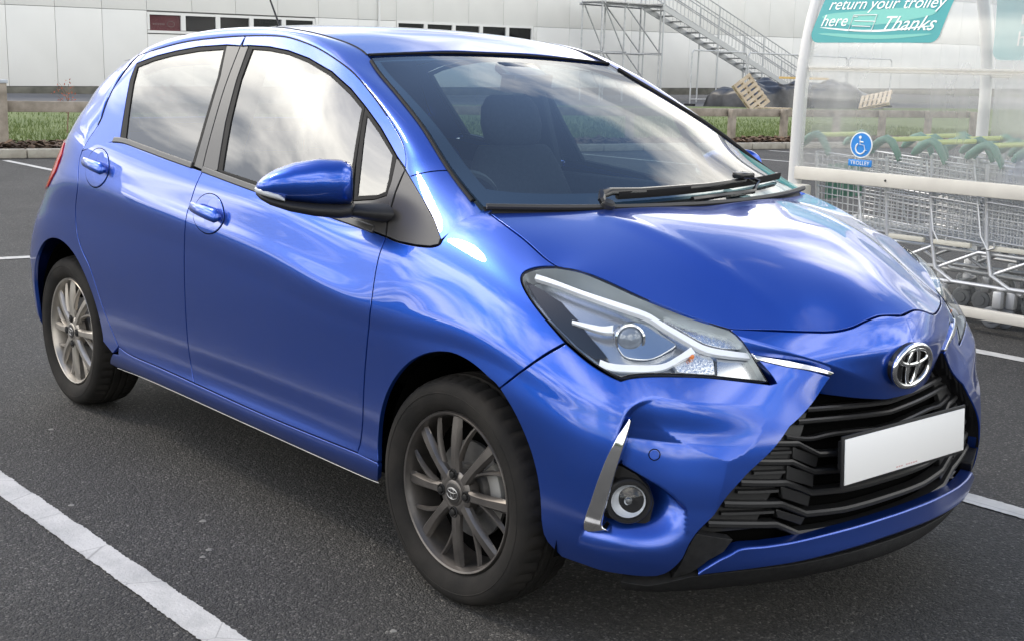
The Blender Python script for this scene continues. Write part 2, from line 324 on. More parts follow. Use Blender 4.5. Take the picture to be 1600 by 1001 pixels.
def line_paint():
    m = mat('line_paint', (.62,.615,.59), .7); t = m.node_tree; b = t.nodes['Principled BSDF']; L = t.links.new; n = t.nodes.new
    co = n('ShaderNodeTexCoord'); a = n('ShaderNodeTexNoise'); a.inputs['Scale'].default_value = 5; a.inputs['Detail'].default_value = 9; a.inputs['Roughness'].default_value = .7; L(co.outputs['Object'], a.inputs['Vector'])
    r = n('ShaderNodeValToRGB'); e = r.color_ramp.elements; e[0].position = .24; e[0].color = (.28,.28,.27,1); e[1].position = .60; e[1].color = (.50,.492,.47,1); L(a.outputs['Fac'], r.inputs[0])
    w = n('ShaderNodeTexVoronoi'); w.feature = 'DISTANCE_TO_EDGE'; w.inputs['Scale'].default_value = 3.2; L(co.outputs['Object'], w.inputs['Vector'])
    r2 = n('ShaderNodeValToRGB'); r2.color_ramp.elements[0].position = .0; r2.color_ramp.elements[0].color = (.55,.55,.55,1); r2.color_ramp.elements[1].position = .008; r2.color_ramp.elements[1].color = (1,1,1,1); L(w.outputs['Distance'], r2.inputs[0])
    mx = n('ShaderNodeMix'); mx.data_type = 'RGBA'; mx.blend_type = 'MULTIPLY'; mx.inputs['Factor'].default_value = 1; L(r.outputs[0], mx.inputs['A']); L(r2.outputs[0], mx.inputs['B']); L(mx.outputs['Result'], b.inputs['Base Color'])
    f = n('ShaderNodeTexNoise'); f.inputs['Scale'].default_value = 130; f.inputs['Detail'].default_value = 3; L(co.outputs['Object'], f.inputs['Vector'])
    bp = n('ShaderNodeBump'); bp.inputs['Strength'].default_value = .5; bp.inputs['Distance'].default_value = .004; L(f.outputs['Fac'], bp.inputs['Height']); L(bp.outputs[0], b.inputs['Normal'])
line_paint()
def stripe(a, b, w, step=.02, jit=.006):
    """worn painted line with a ragged edge"""
    a = np.array(a, float); b = np.array(b, float); l = np.linalg.norm(b-a); n = max(2, int(l/step)); t = (b-a)/l; nr = np.array([-t[1], t[0]]); V = []; F = []
    e1 = np.cumsum(rng.normal(0,1,n+1)); sm_ = lambda: np.convolve(rng.normal(0, jit*1.1, n+9), np.ones(9)/3.0, 'valid')*.18+rng.normal(0, jit*.22, n+1); e1 = sm_(); e2 = sm_()
    for i in range(n+1):
        p = a+(b-a)*i/n
        for s, e in ((1,e1[i]),(-1,e2[i])):
            q = p+nr*s*(w/2+e); V.append((q[0], q[1], .004))
    for i in range(n): F.append((2*i, 2*i+1, 2*i+3, 2*i+2))
    return tag(mesh('bay_line', np.array(V), F, 'line_paint', None, False), None, None, None, 'structure')
stripe((-4.6,-1.385), (1.0,-1.375), .092, .008, .006); stripe((-4.6,1.13), (1.0,1.14), .10, .012); stripe((-4.6,3.43), (1.4,3.435), .10, .015)
stripe((-6.95,-2.2), (-6.3,2.6), .11, .03)
kx = lambda y: -15.9+.123*(y-3.6)
for k in range(8):
    y = 3.53+2.37*k; stripe((kx(y)+.35, y+.06), (kx(y)+5.0, y-.06), .10, .05)
# kerb, planting bed, lawn, service road
def band(name, f0, f1, z, m, y0=-25, y1=90, n=60, lump=0, kind='structure'):
    V = []; F = []; K_ = 6
    for i in range(n+1):
        y = y0+(y1-y0)*i/n
        for k in range(K_+1):
            x = f0(y)+(f1(y)-f0(y))*k/K_; V.append((x, y, z+(rng.random()*lump if 0 < k < K_ else 0)))
    for i in range(n):
        for k in range(K_): q = i*(K_+1)+k; F.append((q, q+1, q+K_+2, q+K_+1))
    return tag(mesh(name, np.array(V), F, m, None, True), None, None, None, kind)
noise_mat('kerb_concrete', (.26,.24,.20), (.36,.34,.29), 7, .85, .3, 60)
noise_mat('mulch_soil', (.035,.024,.016), (.085,.055,.035), 9, .95, .6, 40); noise_mat('lawn', (.09,.125,.035), (.14,.175,.06), 1.2, .95, .6, 60); noise_mat('service_road', (.10,.10,.105), (.13,.13,.135), 3, .9)
for i in range(64):
    y = -12+i*.915; m = MB(); m.box((0,0,.065), (.15,.908,.13), None, .018)
    o = m.build('kerb_stone', 'kerb_concrete') if i == 0 else link('kerb_stone', kerb0.data)
    if i == 0: kerb0 = o; kroot = tag(MB().add([(kx(-14)-.02,-14,.02),(kx(50)-.02,50,.02),(kx(50)-.13,50,.02),(kx(-14)-.13,-14,.02)], [(0,1,2,3)]).build('kerb', 'kerb_concrete'), None, None, None, 'structure')
    o.parent = kroot; o.location = (kx(y)-.075, y, 0); o.rotation_euler = (0,0,-math.atan(.123)+rng.normal(0,.003))
bed_w = 1.5
band('planting_bed', lambda y: kx(y)-.15, lambda y: kx(y)-bed_w, .10, 'mulch_soil', lump=.04, n=240)
band('lawn', lambda y: kx(y)-bed_w, lambda y: -37.0+.02*y, .13, 'lawn', n=120, lump=.02)
band('service_road', lambda y: -37.0+.02*y, lambda y: -47.3, .10, 'service_road')
# unseen low wooded ring, added to give reflections a dark horizon band
noise_mat('added_woodland', (.018,.030,.014), (.045,.06,.028), .08, .95)
V = []; F = []; n = 360
for k in range(n):
    a = 2*math.pi*k/n; h = 7+2.2*math.sin(a*5+1)+1.6*math.sin(a*13)+rng.uniform(-1,1.6)
    for r_, z in ((175,0),(178,h*.8),(186,h),(205,h*.9)): V.append((r_*math.cos(a)-5, r_*math.sin(a), z))
for k in range(n):
    j = (k+1) % n
    for i in range(3): F.append((k*4+i, j*4+i, j*4+i+1, k*4+i+1))
tag(mesh('added_hills', np.array(V), F, 'added_woodland', None, True), None, None, None, 'structure')
# ------------------------------------------------------------------ body surfaces of the car
# ---------------------------------------------------------------- smooth curves and surfaces
class Spl:
    """natural cubic spline through (t, values)"""
    def __init__(s, t, v):
        t = np.asarray(t, float); v = np.asarray(v, float)
        s.shape = v.shape[1:]; v = v.reshape(len(t), -1)
        n = len(t); h = np.diff(t); A = np.eye(n); r = np.zeros_like(v)
        for i in range(1, n-1):
            A[i, i-1] = h[i-1]; A[i, i] = 2*(h[i-1]+h[i]); A[i, i+1] = h[i]
            r[i] = 6*((v[i+1]-v[i])/h[i]-(v[i]-v[i-1])/h[i-1])
        s.m = np.linalg.solve(A, r); s.t = t; s.v = v; s.h = h
    def __call__(s, x):
        x = np.asarray(x, float); q = x.reshape(-1)
        i = np.clip(np.searchsorted(s.t, q)-1, 0, len(s.t)-2)
        a = ((s.t[i+1]-q)/s.h[i])[:, None]; b = ((q-s.t[i])/s.h[i])[:, None]; h = s.h[i][:, None]
        r = a*s.v[i]+b*s.v[i+1]+((a**3-a)*s.m[i]+(b**3-b)*s.m[i+1])*h*h/6
        return r.reshape(x.shape+s.shape)
# plan outline of the body (x, half width), rear centre to front centre
OUT = [(-3.15,0),(-3.145,.30),(-3.12,.50),(-3.06,.66),(-2.955,.765),(-2.8,.82),(-2.5,.843),(-2.2,.846),(-1.8,.8475),(-1.3,.8475),
       (-.8,.8475),(-.4,.847),(0,.842),(.25,.828),(.4,.803),(.5,.768),(.59,.705),(.655,.62),(.705,.51),(.742,.40),(.772,.27),(.791,.14),(.797,0)]
_o = np.array(OUT, float)
_full = np.vstack([_o[1:4][::-1]*[1,-1], _o, _o[-4:-1][::-1]*[1,-1]])
_s = np.concatenate([[0], np.cumsum(np.hypot(*np.diff(_full, axis=0).T))]); _s = _s-_s[3]
SOUT = Spl(_s, _full); SMAX = _s[-4]
_ss = _s[3:-3]
def s_at(i): return _ss[i]
def s_of_x(x):  # side stations
    xs = _o[:,0]; return np.interp(x, xs[5:16], _ss[5:16])
ROWV = np.array([0,.04,.08,.12,.16,.27,.42,.58,.68,.74,.83,.88,.96])
EXT = {'d1':(.022,.075),'d2':(.022,.075),'d3':(.022,.075),'d4':(.024,.075),'r0':(.03,.07),'r1':(.03,.07),'r2':(.03,.07),'r3':(.025,.075),'r2b':(.03,.07),'f0':(.07,.024),'f1':(.09,.03),'f2':(.075,.035),'c1':(.085,.035),'c2':(.085,.03),'c3':(.075,.03),'c4':(.06,.03),'c5':(.055,.028)}
SEC = {  # station -> 12 rows (inset, height), sill to belt line or bonnet edge
 'r0':(s_at(0), [(.10,.25),(.05,.27),(.03,.30),(.015,.34),(.006,.40),(0,.48),(.005,.58),(.06,.72),(.14,.86),(.21,.97),(.29,1.05),(.33,1.09)]),
 'r1':(s_at(3), [(.10,.24),(.05,.26),(.03,.29),(.015,.33),(.006,.39),(0,.48),(0,.58),(.065,.73),(.15,.87),(.205,.98),(.25,1.055),(.285,1.09)]),
 'r2':(s_of_x(-2.76), [(.09,.23),(.05,.25),(.03,.28),(.015,.32),(.008,.38),(.002,.48),(0,.60),(.020,.75),(.072,.88),(.125,.99),(.185,1.075),(.215,1.105)]),
 'r2b':(s_of_x(-2.5), [(.088,.222),(.053,.245),(.033,.275),(.02,.31),(.012,.36),(.006,.46),(.001,.60),(.001,.79),(.012,.91),(.035,.985),(.068,1.075),(.085,1.105)]),
 'r3':(s_of_x(-2.2), [(.085,.215),(.055,.238),(.036,.27),(.028,.302),(.026,.34),(.016,.45),(.004,.60),(.001,.80),(.001,.922),(.0135,.98),(.038,1.07),(.052,1.10)]),
 'd1':(s_of_x(-1.8), [(.078,.215),(.05,.238),(.034,.27),(.028,.302),(.032,.34),(.022,.45),(.008,.60),(.001,.785),(-.001,.897),(.0115,.948),(.035,1.03),(.049,1.065)]),
 'd2':(s_of_x(-1.3), [(.075,.215),(.048,.238),(.032,.27),(.027,.302),(.034,.34),(.024,.45),(.010,.60),(.001,.76),(-.001,.858),(.0115,.905),(.032,.985),(.046,1.02)]),
 'd3':(s_of_x(-.8), [(.075,.215),(.048,.238),(.032,.27),(.027,.302),(.034,.34),(.024,.45),(.010,.59),(.001,.72),(-.001,.808),(.0115,.858),(.032,.945),(.046,.98)]),
 'd4':(s_of_x(-.4), [(.075,.215),(.048,.238),(.032,.27),(.026,.302),(.030,.34),(.021,.45),(.009,.58),(.001,.68),(-.0005,.757),(.0145,.813),(.042,.905),(.063,.94)]),
 'f0':(s_of_x(-.15), [(.078,.208),(.049,.232),(.031,.27),(.022,.305),(.02,.35),(.012,.46),(.003,.59),(.001,.685),(.005,.76),(.024,.845),(.072,.942),(.122,.988)]),
 'f1':(s_of_x(.0), [(.08,.20),(.05,.225),(.03,.27),(.02,.31),(.014,.36),(.006,.47),(0,.60),(.004,.69),(.012,.77),(.042,.865),(.112,.955),(.175,.998)]),
 'f2':(s_of_x(.25), [(.08,.19),(.05,.215),(.03,.26),(.02,.31),(.014,.36),(.006,.47),(0,.58),(.006,.66),(.018,.73),(.045,.80),(.09,.86),(.128,.895)]),
 'c1':(s_at(15)-.05, [(.09,.165),(.06,.185),(.04,.23),(.022,.28),(.012,.33),(.003,.42),(.002,.52),(.012,.60),(.03,.67),(.06,.74),(.105,.805),(.150,.85)]),
 'c2':(s_at(16)+.02, [(.10,.16),(.065,.18),(.04,.215),(.02,.26),(.008,.31),(.002,.41),(.004,.5),(.018,.58),(.04,.65),(.075,.715),(.125,.775),(.17,.82)]),
 'c3':(s_at(18), [(.10,.16),(.06,.18),(.03,.215),(.012,.25),(.006,.30),(.004,.40),(.008,.48),(.02,.56),(.04,.63),(.065,.69),(.10,.75),(.135,.79)]),
 'c4':(s_at(20), [(.10,.155),(.055,.175),(.02,.205),(.006,.24),(.006,.29),(.006,.39),(.01,.47),(.02,.55),(.035,.62),(.045,.69),(.06,.75),(.085,.80)]),
 'c5':(s_at(22), [(.10,.155),(.05,.175),(.012,.20),(.002,.235),(.004,.29),(.006,.39),(.01,.47),(.02,.55),(.024,.62),(.014,.69),(.018,.75),(.042,.803)]),
}
for _k, (_e0, _e1) in EXT.items():
    _a, _b = SEC[_k]; _b.append((_b[-1][0]+_e0, _b[-1][1]+_e1))
_st = sorted(SEC.values(), key=lambda q: q[0])
_sk = [q[0] for q in _st]; _sv = [np.array(q[1], float) for q in _st]
_sk = [-_sk[1]]+_sk+[2*SMAX-_sk[-2]]; _sv = [_sv[1]]+_sv+[_sv[-2]]
_SS = Spl(_sk, np.array(_sv))
def body(s, v):
    """outer skin of the car's right side: s metres round the plan from tail to nose, v metres up the section"""
    s = np.asarray(s, float); v = np.asarray(v, float); s, v = np.broadcast_arrays(s, v); sh = s.shape
    s = s.reshape(-1); v = v.reshape(-1); far = (s > SMAX) | (s < 0); s = np.where(s > SMAX, 2*SMAX-s, np.abs(s))
    rows = _SS(s)                       # n,12,2
    # Catmull-Rom style in v (finite-difference tangents)
    t = ROWV; m = np.empty_like(rows)
    dl = (rows[:,1:]-rows[:,:-1])/np.diff(t)[None,:,None]
    m[:,0] = dl[:,0]; m[:,-1] = dl[:,-1]
    w = np.diff(t)
    m[:,1:-1] = (dl[:,:-1]*w[1:][None,:,None]+dl[:,1:]*w[:-1][None,:,None])/(w[1:]+w[:-1])[None,:,None]
    i = np.clip(np.searchsorted(t, v)-1, 0, len(t)-2); k = np.arange(len(s)); h = (t[i+1]-t[i]); q = ((v-t[i])/h)[:,None]; h = h[:,None]
    a, b = rows[k,i], rows[k,i+1]; ma, mb = m[k,i], m[k,i+1]
    r = (2*q**3-3*q*q+1)*a+(q**3-2*q*q+q)*h*ma+(-2*q**3+3*q*q)*b+(q**3-q*q)*h*mb
    p = SOUT(s); e = 1e-4; tg = SOUT(s+e)-SOUT(s-e); tg /= np.linalg.norm(tg, axis=1)[:,None]
    ins = r[:,0]; out = np.stack([p[:,0], p[:,1], r[:,1]], 1)
    # outward normal for +y outline running tail->nose is (-ty, tx)
    out[:,0] = p[:,0]-(-tg[:,1])*ins; out[:,1] = p[:,1]-tg[:,0]*ins
    out[:,1] *= np.where(far, 1, -1)
    return out.reshape(sh+(3,))
GX = [-3.1,-2.95,-2.72,-2.45,-2.2,-1.8,-1.3,-.8,-.4,-.2,0,.1]
GB = Spl(GX, [(.79,1.105,.44),(.79,1.105,.44),(.79,1.106,.44),(.793,1.105,.43),(.794,1.10,.42),(.7985,1.065,.41),(.8015,1.02,.405),(.8015,.98,.43),(.785,.94,.48),(.777,.925,.47),(.767,.92,.44),(.76,.92,.44)])
def green(x, z):
    """glasshouse side skin as a function of x and height"""
    x, z = np.broadcast_arrays(np.asarray(x, float), np.asarray(z, float)); g = GB(x); h = z-g[...,1]; w = np.maximum(0, -2.078-1.2*(1.34-z)-x)
    return np.stack([x, -(g[...,0]-g[...,2]*h-.14*h*np.abs(h)-1.3*w*w), z], -1)
class TPS:
    """thin plate surface z(x, y), mirrored in y"""
    def __init__(s, pts, lam=1e-5):
        p = np.array(pts, float); m = p[p[:,1]!=0]*[1,-1,1]; p = np.vstack([p, m]); s.c = p[:,:2]; n = len(p)
        A = np.zeros((n+3, n+3)); A[:n,:n] = s.k(p[:,None,:2]-p[None,:,:2])+lam*np.eye(n); A[:n,n] = 1; A[:n,n+1:] = p[:,:2]; A[n:,:n] = A[:n,n:].T
        s.w = np.linalg.solve(A, np.r_[p[:,2],0,0,0])
    @staticmethod
    def k(d):
        r = (d*d).sum(-1); return r*np.log(r+1e-12)
    def __call__(s, x, y):
        x, y = np.broadcast_arrays(np.asarray(x, float), np.asarray(y, float)); q = np.stack([x.ravel(), y.ravel()], 1)
        o = np.empty(len(q))
        for i in range(0, len(q), 4000):
            b = q[i:i+4000]; o[i:i+4000] = s.k(b[:,None]-s.c[None])@s.w[:-3]+s.w[-3]+b@s.w[-2:]
        return o.reshape(x.shape)
def normals(fn, a, b, e=2e-3):
    a = np.asarray(a, float); b = np.asarray(b, float)
    n = np.cross(fn(a+e, b)-fn(a-e, b), fn(a, b+e)-fn(a, b-e)); n /= np.linalg.norm(n, axis=-1)[..., None]
    return n
# outlines of panels, lamps and glass on the body skins (surface metres)
LINES = {
 'gapB': [[2.4448,0.8841],[2.4414,0.8691],[2.4389,0.8526],[2.4365,0.8357],[2.4334,0.8196],[2.4301,0.8033],[2.4267,0.7868],[2.4236,0.7702],[2.4208,0.7537],[2.418,0.7384],[2.4159,0.7234],[2.4159,0.7057],[2.4174,0.6829],[2.4155,0.6553],[2.4089,0.6247],[2.4009,0.5917],[2.3956,0.5566],[2.3911,0.519],[2.3867,0.4784],[2.3825,0.4372],[2.3783,0.3975],[2.374,0.3605],[2.3701,0.325],[2.3675,0.2906],[2.3665,0.2573],[2.3648,0.2249],[2.3667,0.1941],[2.3759,0.165],[2.3945,0.1381]],
 'gapF': [[3.463,0.8487],[3.4663,0.8338],[3.4668,0.8207],[3.4664,0.8079],[3.4661,0.7946],[3.4661,0.7812],[3.4664,0.7676],[3.4676,0.7516],[3.4703,0.7311],[3.4741,0.7051],[3.4764,0.6713],[3.471,0.6225],[3.4622,0.5685],[3.4542,0.5106],[3.4452,0.4517],[3.4367,0.4045],[3.4289,0.3645],[3.422,0.3275],[3.4162,0.2927],[3.4109,0.2612],[3.4045,0.2344],[3.3982,0.2127],[3.3931,0.1947],[3.3889,0.1795],[3.3857,0.1661],[3.3829,0.1554],[3.3803,0.1476],[3.3776,0.1409],[3.375,0.1335]],
 'doorbot_f': [[3.3754,0.1317],[3.2598,0.1306],[3.1387,0.129],[3.0145,0.1278],[2.8902,0.1276],[2.7687,0.1288],[2.6482,0.131],[2.5251,0.1336],[2.3953,0.136]],
 'doorbot_r': [[2.3953,0.136],[2.332,0.1371],[2.2662,0.1382],[2.2012,0.1392],[2.1406,0.1401],[2.0845,0.1405],[2.0316,0.1406],[1.9839,0.1408],[1.9436,0.1414],[1.9142,0.1423],[1.8939,0.1433],[1.878,0.1446],[1.8613,0.1463],[1.8434,0.1486],[1.8267,0.1513],[1.8106,0.1542],[1.7944,0.1571]],
 'rear_edge': [[1.7944,0.1571],[1.7756,0.1778],[1.7592,0.1986],[1.745,0.2185],[1.7325,0.2365],[1.7221,0.2502],[1.713,0.2611],[1.7035,0.2736],[1.6919,0.2927],[1.6774,0.323],[1.6606,0.3603],[1.6416,0.396],[1.6223,0.4232],[1.6039,0.4406],[1.5862,0.453],[1.5698,0.4634],[1.5553,0.4748],[1.5423,0.487],[1.531,0.499],[1.5217,0.5117],[1.5149,0.5258],[1.5108,0.5422],[1.5091,0.5605],[1.5096,0.5796],[1.5128,0.5984],[1.5197,0.6161],[1.529,0.6336],[1.5377,0.6512],[1.5426,0.6692],[1.541,0.6888],[1.5337,0.71],[1.5251,0.7303],[1.5198,0.7475],[1.519,0.7603],[1.521,0.7706],[1.524,0.7799],[1.5262,0.7898]],
 'belt_r': [[1.5262,0.7898],[1.5522,0.7982],[1.576,0.8072],[1.6016,0.8168],[1.6329,0.8273],[1.6713,0.8406],[1.7135,0.8571],[1.7587,0.8714],[1.8046,0.8804],[1.8491,0.8845],[1.8934,0.8857],[1.9384,0.8857],[1.9851,0.886],[2.0325,0.8865],[2.0804,0.8866],[2.1308,0.8865],[2.1859,0.8865],[2.2474,0.8864],[2.3134,0.8861],[2.3803,0.8854],[2.4448,0.8841]],
 'belt_f': [[2.4448,0.8841],[2.5338,0.8805],[2.6182,0.8761],[2.7047,0.8718],[2.7986,0.869],[2.9051,0.8697],[3.0164,0.8762],[3.1214,0.8851],[3.2106,0.8892],[3.2808,0.8876],[3.3406,0.8811],[3.3986,0.8681],[3.463,0.8487]],
 'arch_f': [[3.4536,0.0516],[3.4636,0.0677],[3.4706,0.0816],[3.4766,0.0973],[3.4805,0.1152],[3.4803,0.1335],[3.4768,0.1521],[3.4757,0.173],[3.4783,0.1946],[3.4837,0.2171],[3.4909,0.2409],[3.4993,0.2654],[3.5091,0.2895],[3.521,0.3128],[3.5346,0.3358],[3.5499,0.3586],[3.5667,0.3811],[3.5853,0.4038],[3.6052,0.4268],[3.6259,0.4505],[3.6464,0.4736],[3.6668,0.4946],[3.6872,0.513],[3.7078,0.5285],[3.7285,0.5409],[3.75,0.5505],[3.7721,0.5578],[3.7942,0.5627],[3.8152,0.5655],[3.8352,0.5655],[3.8548,0.5632],[3.8735,0.5593],[3.8914,0.5545],[3.9085,0.5482],[3.925,0.54],[3.9403,0.5309],[3.9541,0.5224],[3.9655,0.5164],[3.975,0.5117],[3.9845,0.5049],[3.9958,0.4924],[4.0096,0.4734],[4.0247,0.4511],[4.0397,0.4287],[4.0535,0.4076],[4.066,0.386],[4.078,0.3635],[4.0889,0.3404],[4.0984,0.3171],[4.1064,0.2939],[4.1132,0.2707],[4.1189,0.2463],[4.1234,0.2203],[4.1261,0.192],[4.1267,0.1641],[4.1262,0.1406],[4.1253,0.1215],[4.1238,0.1072],[4.122,0.0964],[4.12,0.0866],[4.1173,0.0752]],
 'arch_f_split': [[3.9958,0.4924]],
 'arch_r': [[0.9259,0.0564],[0.9235,0.1069],[0.9497,0.1293],[0.9392,0.1418],[0.934,0.154],[0.9457,0.1697],[0.9605,0.1883],[0.9743,0.2094],[0.9863,0.2318],[0.9982,0.2525],[1.012,0.2702],[1.0276,0.2879],[1.0445,0.3088],[1.0618,0.3344],[1.0787,0.3619],[1.0949,0.3877],[1.111,0.4089],[1.1278,0.4256],[1.1463,0.4399],[1.1665,0.4519],[1.1882,0.4616],[1.2117,0.4693],[1.2366,0.4753],[1.2618,0.4794],[1.2866,0.4817],[1.3115,0.4823],[1.3368,0.4813],[1.3613,0.4792],[1.3837,0.4763],[1.403,0.4726],[1.4201,0.4681],[1.437,0.4624],[1.4552,0.4555],[1.4754,0.447],[1.4965,0.4371],[1.5177,0.4258],[1.538,0.4134],[1.5574,0.4],[1.5762,0.3851],[1.5939,0.3689],[1.6101,0.3511],[1.6249,0.3319],[1.6387,0.3115],[1.6513,0.2902],[1.6626,0.2684],[1.6712,0.2448],[1.6774,0.2195],[1.6835,0.1945],[1.6915,0.1716],[1.7026,0.1512],[1.7159,0.1327],[1.7258,0.1145],[1.7313,0.0963],[1.7332,0.0812],[1.7337,0.0699],[1.7334,0.0601],[1.7284,0.0476]],
 'sillbot': [[1.7284,0.0476],[1.8048,0.0523],[1.8692,0.0562],[1.9483,0.0592],[2.0654,0.0607],[2.2313,0.0605],[2.4231,0.0589],[2.6153,0.0567],[2.7876,0.0547],[2.9497,0.0525],[3.1079,0.0499],[3.244,0.0478],[3.3435,0.0472],[3.3984,0.0479],[3.4229,0.0491],[3.4354,0.0504],[3.4536,0.0516]],
 'fendtop': [[3.7394,0.898],[3.7609,0.8879],[3.78,0.8819],[3.7986,0.8782],[3.8178,0.8762],[3.8379,0.8758],[3.8586,0.8769],[3.8794,0.8793],[3.9002,0.8825],[3.9219,0.8861],[3.9443,0.89],[3.9655,0.8938],[3.9838,0.8973],[3.9983,0.9004],[4.01,0.9031],[4.0207,0.9055],[4.0319,0.9073]],
 'tri_bot': [[3.463,0.8487],[3.4785,0.8436],[3.4934,0.8386],[3.5086,0.8339],[3.5252,0.8295],[3.5441,0.8253],[3.5645,0.821],[3.5843,0.8171],[3.6018,0.8137],[3.6171,0.811],[3.631,0.8087],[3.6433,0.807],[3.6538,0.8059],[3.6627,0.8056],[3.6701,0.8061],[3.6759,0.8071],[3.6801,0.8085],[3.682,0.8105],[3.682,0.8129],[3.6812,0.8156],[3.6807,0.8182]],
 'hl_back': [[4.0319,0.9073],[4.0239,0.8989],[4.0153,0.8905],[4.0066,0.8821],[3.9986,0.874],[3.9912,0.8662],[3.9844,0.8585],[3.9785,0.8513],[3.9739,0.8448],[3.9704,0.8391],[3.9681,0.8339],[3.9671,0.829],[3.9677,0.8242],[3.9699,0.8195],[3.9734,0.8149],[3.9787,0.8104],[3.9858,0.8059],[3.995,0.8012],[4.006,0.7962],[4.0183,0.7909],[4.0318,0.7853],[4.0465,0.7793],[4.0625,0.7728],[4.079,0.766],[4.0953,0.7593],[4.1114,0.7528],[4.1276,0.7466],[4.1438,0.7407],[4.1596,0.735]],
 'hl_bot': [[4.1596,0.735],[4.1777,0.7311],[4.1958,0.7269],[4.2133,0.7229],[4.2297,0.7194],[4.245,0.7166],[4.2594,0.7141],[4.2729,0.7119],[4.285,0.7099],[4.2952,0.7084],[4.304,0.7074],[4.312,0.7066],[4.3204,0.7055]],
 'hl_bot2': [[4.3204,0.7055],[4.3275,0.708],[4.3342,0.7104],[4.342,0.7128],[4.3526,0.7152],[4.3658,0.7177],[4.3813,0.7202],[4.3999,0.7227],[4.4225,0.7254],[4.4507,0.7285],[4.4835,0.732],[4.5172,0.7354],[4.5483,0.7377],[4.5762,0.7386],[4.6026,0.7383],[4.6271,0.737],[4.6495,0.7353],[4.6695,0.7335],[4.6874,0.7315],[4.7047,0.7294],[4.7227,0.7271]],
 'hl_in': [[4.7227,0.7271],[4.7147,0.742],[4.7068,0.7608],[4.6994,0.7829],[4.693,0.8041],[4.6877,0.8216],[4.6829,0.8356],[4.6781,0.8469],[4.673,0.8566],[4.6674,0.8645],[4.6615,0.8712],[4.6557,0.8777],[4.6505,0.8853]],
 'hl_top': [[4.6505,0.8853],[4.6365,0.8909],[4.6227,0.8964],[4.6084,0.9019],[4.5938,0.9076],[4.5792,0.913],[4.5642,0.918],[4.5467,0.923],[4.5234,0.9277],[4.4878,0.9295],[4.4352,0.925],[4.37,0.9171],[4.3186,0.9159],[4.2757,0.9181],[4.2396,0.9231],[4.2085,0.929],[4.1814,0.9341],[4.1574,0.9377],[4.1358,0.94],[4.1158,0.9403],[4.0969,0.9382],[4.0793,0.9332],[4.0631,0.9259],[4.0476,0.917],[4.0319,0.9073]],
 'bump_gap': [[3.9958,0.4924],[4.012,0.5292],[4.0275,0.5618],[4.0426,0.5894],[4.0579,0.6172],[4.0723,0.642],[4.0854,0.6621],[4.0977,0.6783],[4.1098,0.6916],[4.1222,0.7029],[4.1347,0.7135],[4.1473,0.724],[4.1596,0.735]],
 'wing_top': [[4.7227,0.7271],[4.7391,0.7291],[4.7159,0.7688],[4.6981,0.8041],[4.7768,0.7731],[4.9021,0.7301]],
 'wing_edge': [[4.9021,0.7301],[4.7689,0.617],[4.6459,0.4132],[4.567,0.248],[4.5252,0.1965]],
 'wing_low': [[4.5252,0.1965],[4.5212,0.1898],[4.5173,0.1835],[4.5134,0.1767],[4.5091,0.169],[4.5052,0.1597],[4.5015,0.1497],[4.4967,0.14],[4.4895,0.1309],[4.4806,0.1215],[4.4702,0.1109],[4.4567,0.1013],[4.4382,0.0943],[4.4116,0.0904],[4.3787,0.0879],[4.3446,0.0854],[4.3144,0.0827],[4.29,0.0811],[4.269,0.0808],[4.2501,0.081],[4.2315,0.0806],[4.213,0.0796],[4.1955,0.0787],[4.1791,0.0778],[4.164,0.077],[4.1509,0.0764],[4.1394,0.076],[4.1286,0.0757],[4.1173,0.0752]],
 'lip_top': [[4.5241,0.0988],[4.5366,0.1115],[4.5498,0.1231],[4.5631,0.1321],[4.5753,0.1389],[4.5856,0.1437],[4.5946,0.1471],[4.6028,0.1498],[4.6109,0.1526],[4.618,0.1556],[4.6241,0.1586],[4.6311,0.1612],[4.6413,0.1633],[4.6556,0.1642],[4.6728,0.1644],[4.692,0.1643],[4.7124,0.1648],[4.733,0.1657],[4.7546,0.1667],[4.7792,0.168],[4.8088,0.17],[4.8465,0.1725],[4.891,0.1751],[4.938,0.1772],[4.9825,0.1785],[5.0226,0.1794],[5.0611,0.1801],[5.1,0.1804],[5.1419,0.18]],
 'lip_bot': [[5.1464,0.1323],[5.1042,0.1323],[5.0652,0.1316],[5.0268,0.1303],[4.9869,0.1288],[4.9443,0.1269],[4.9004,0.1242],[4.857,0.1212],[4.8157,0.1185],[4.7766,0.1163],[4.7388,0.1146],[4.702,0.1128],[4.666,0.1105],[4.6302,0.1079],[4.5944,0.1053],[4.559,0.1024],[4.5241,0.0988]],
 'fill_out': [[4.5241,0.0988],[4.4684,0.0962]],
 'nose_top': [[4.6505,0.8853],[4.6748,0.8842],[4.6991,0.8822],[4.7235,0.8795],[4.7483,0.8765],[4.7741,0.8733],[4.8004,0.87],[4.8258,0.8671],[4.8487,0.8647],[4.8684,0.8628],[4.8857,0.8613],[4.9017,0.8604],[4.9172,0.8601],[4.9324,0.8606],[4.9468,0.8617],[4.9605,0.8633],[4.9733,0.8651],[4.9848,0.8674],[4.9953,0.87],[5.0055,0.873],[5.0161,0.8758],[5.0278,0.8787],[5.04,0.8819],[5.0522,0.8849],[5.0636,0.8872],[5.0729,0.8886],[5.0807,0.8892],[5.0885,0.8891],[5.0982,0.8886],[5.1106,0.8873],[5.1249,0.8853],[5.1405,0.8831],[5.1566,0.8808]],
 'nose_crease': [[4.6537,0.8722],[4.6766,0.8643],[4.6994,0.8565],[4.7241,0.8482],[4.7526,0.8383],[4.7871,0.825],[4.8265,0.8058],[4.8676,0.7807],[4.9065,0.7582],[4.9422,0.7424],[4.977,0.7305],[5.0107,0.7205],[5.0424,0.7119],[5.0691,0.7048],[5.0909,0.699],[5.111,0.6935],[5.1336,0.6869]],
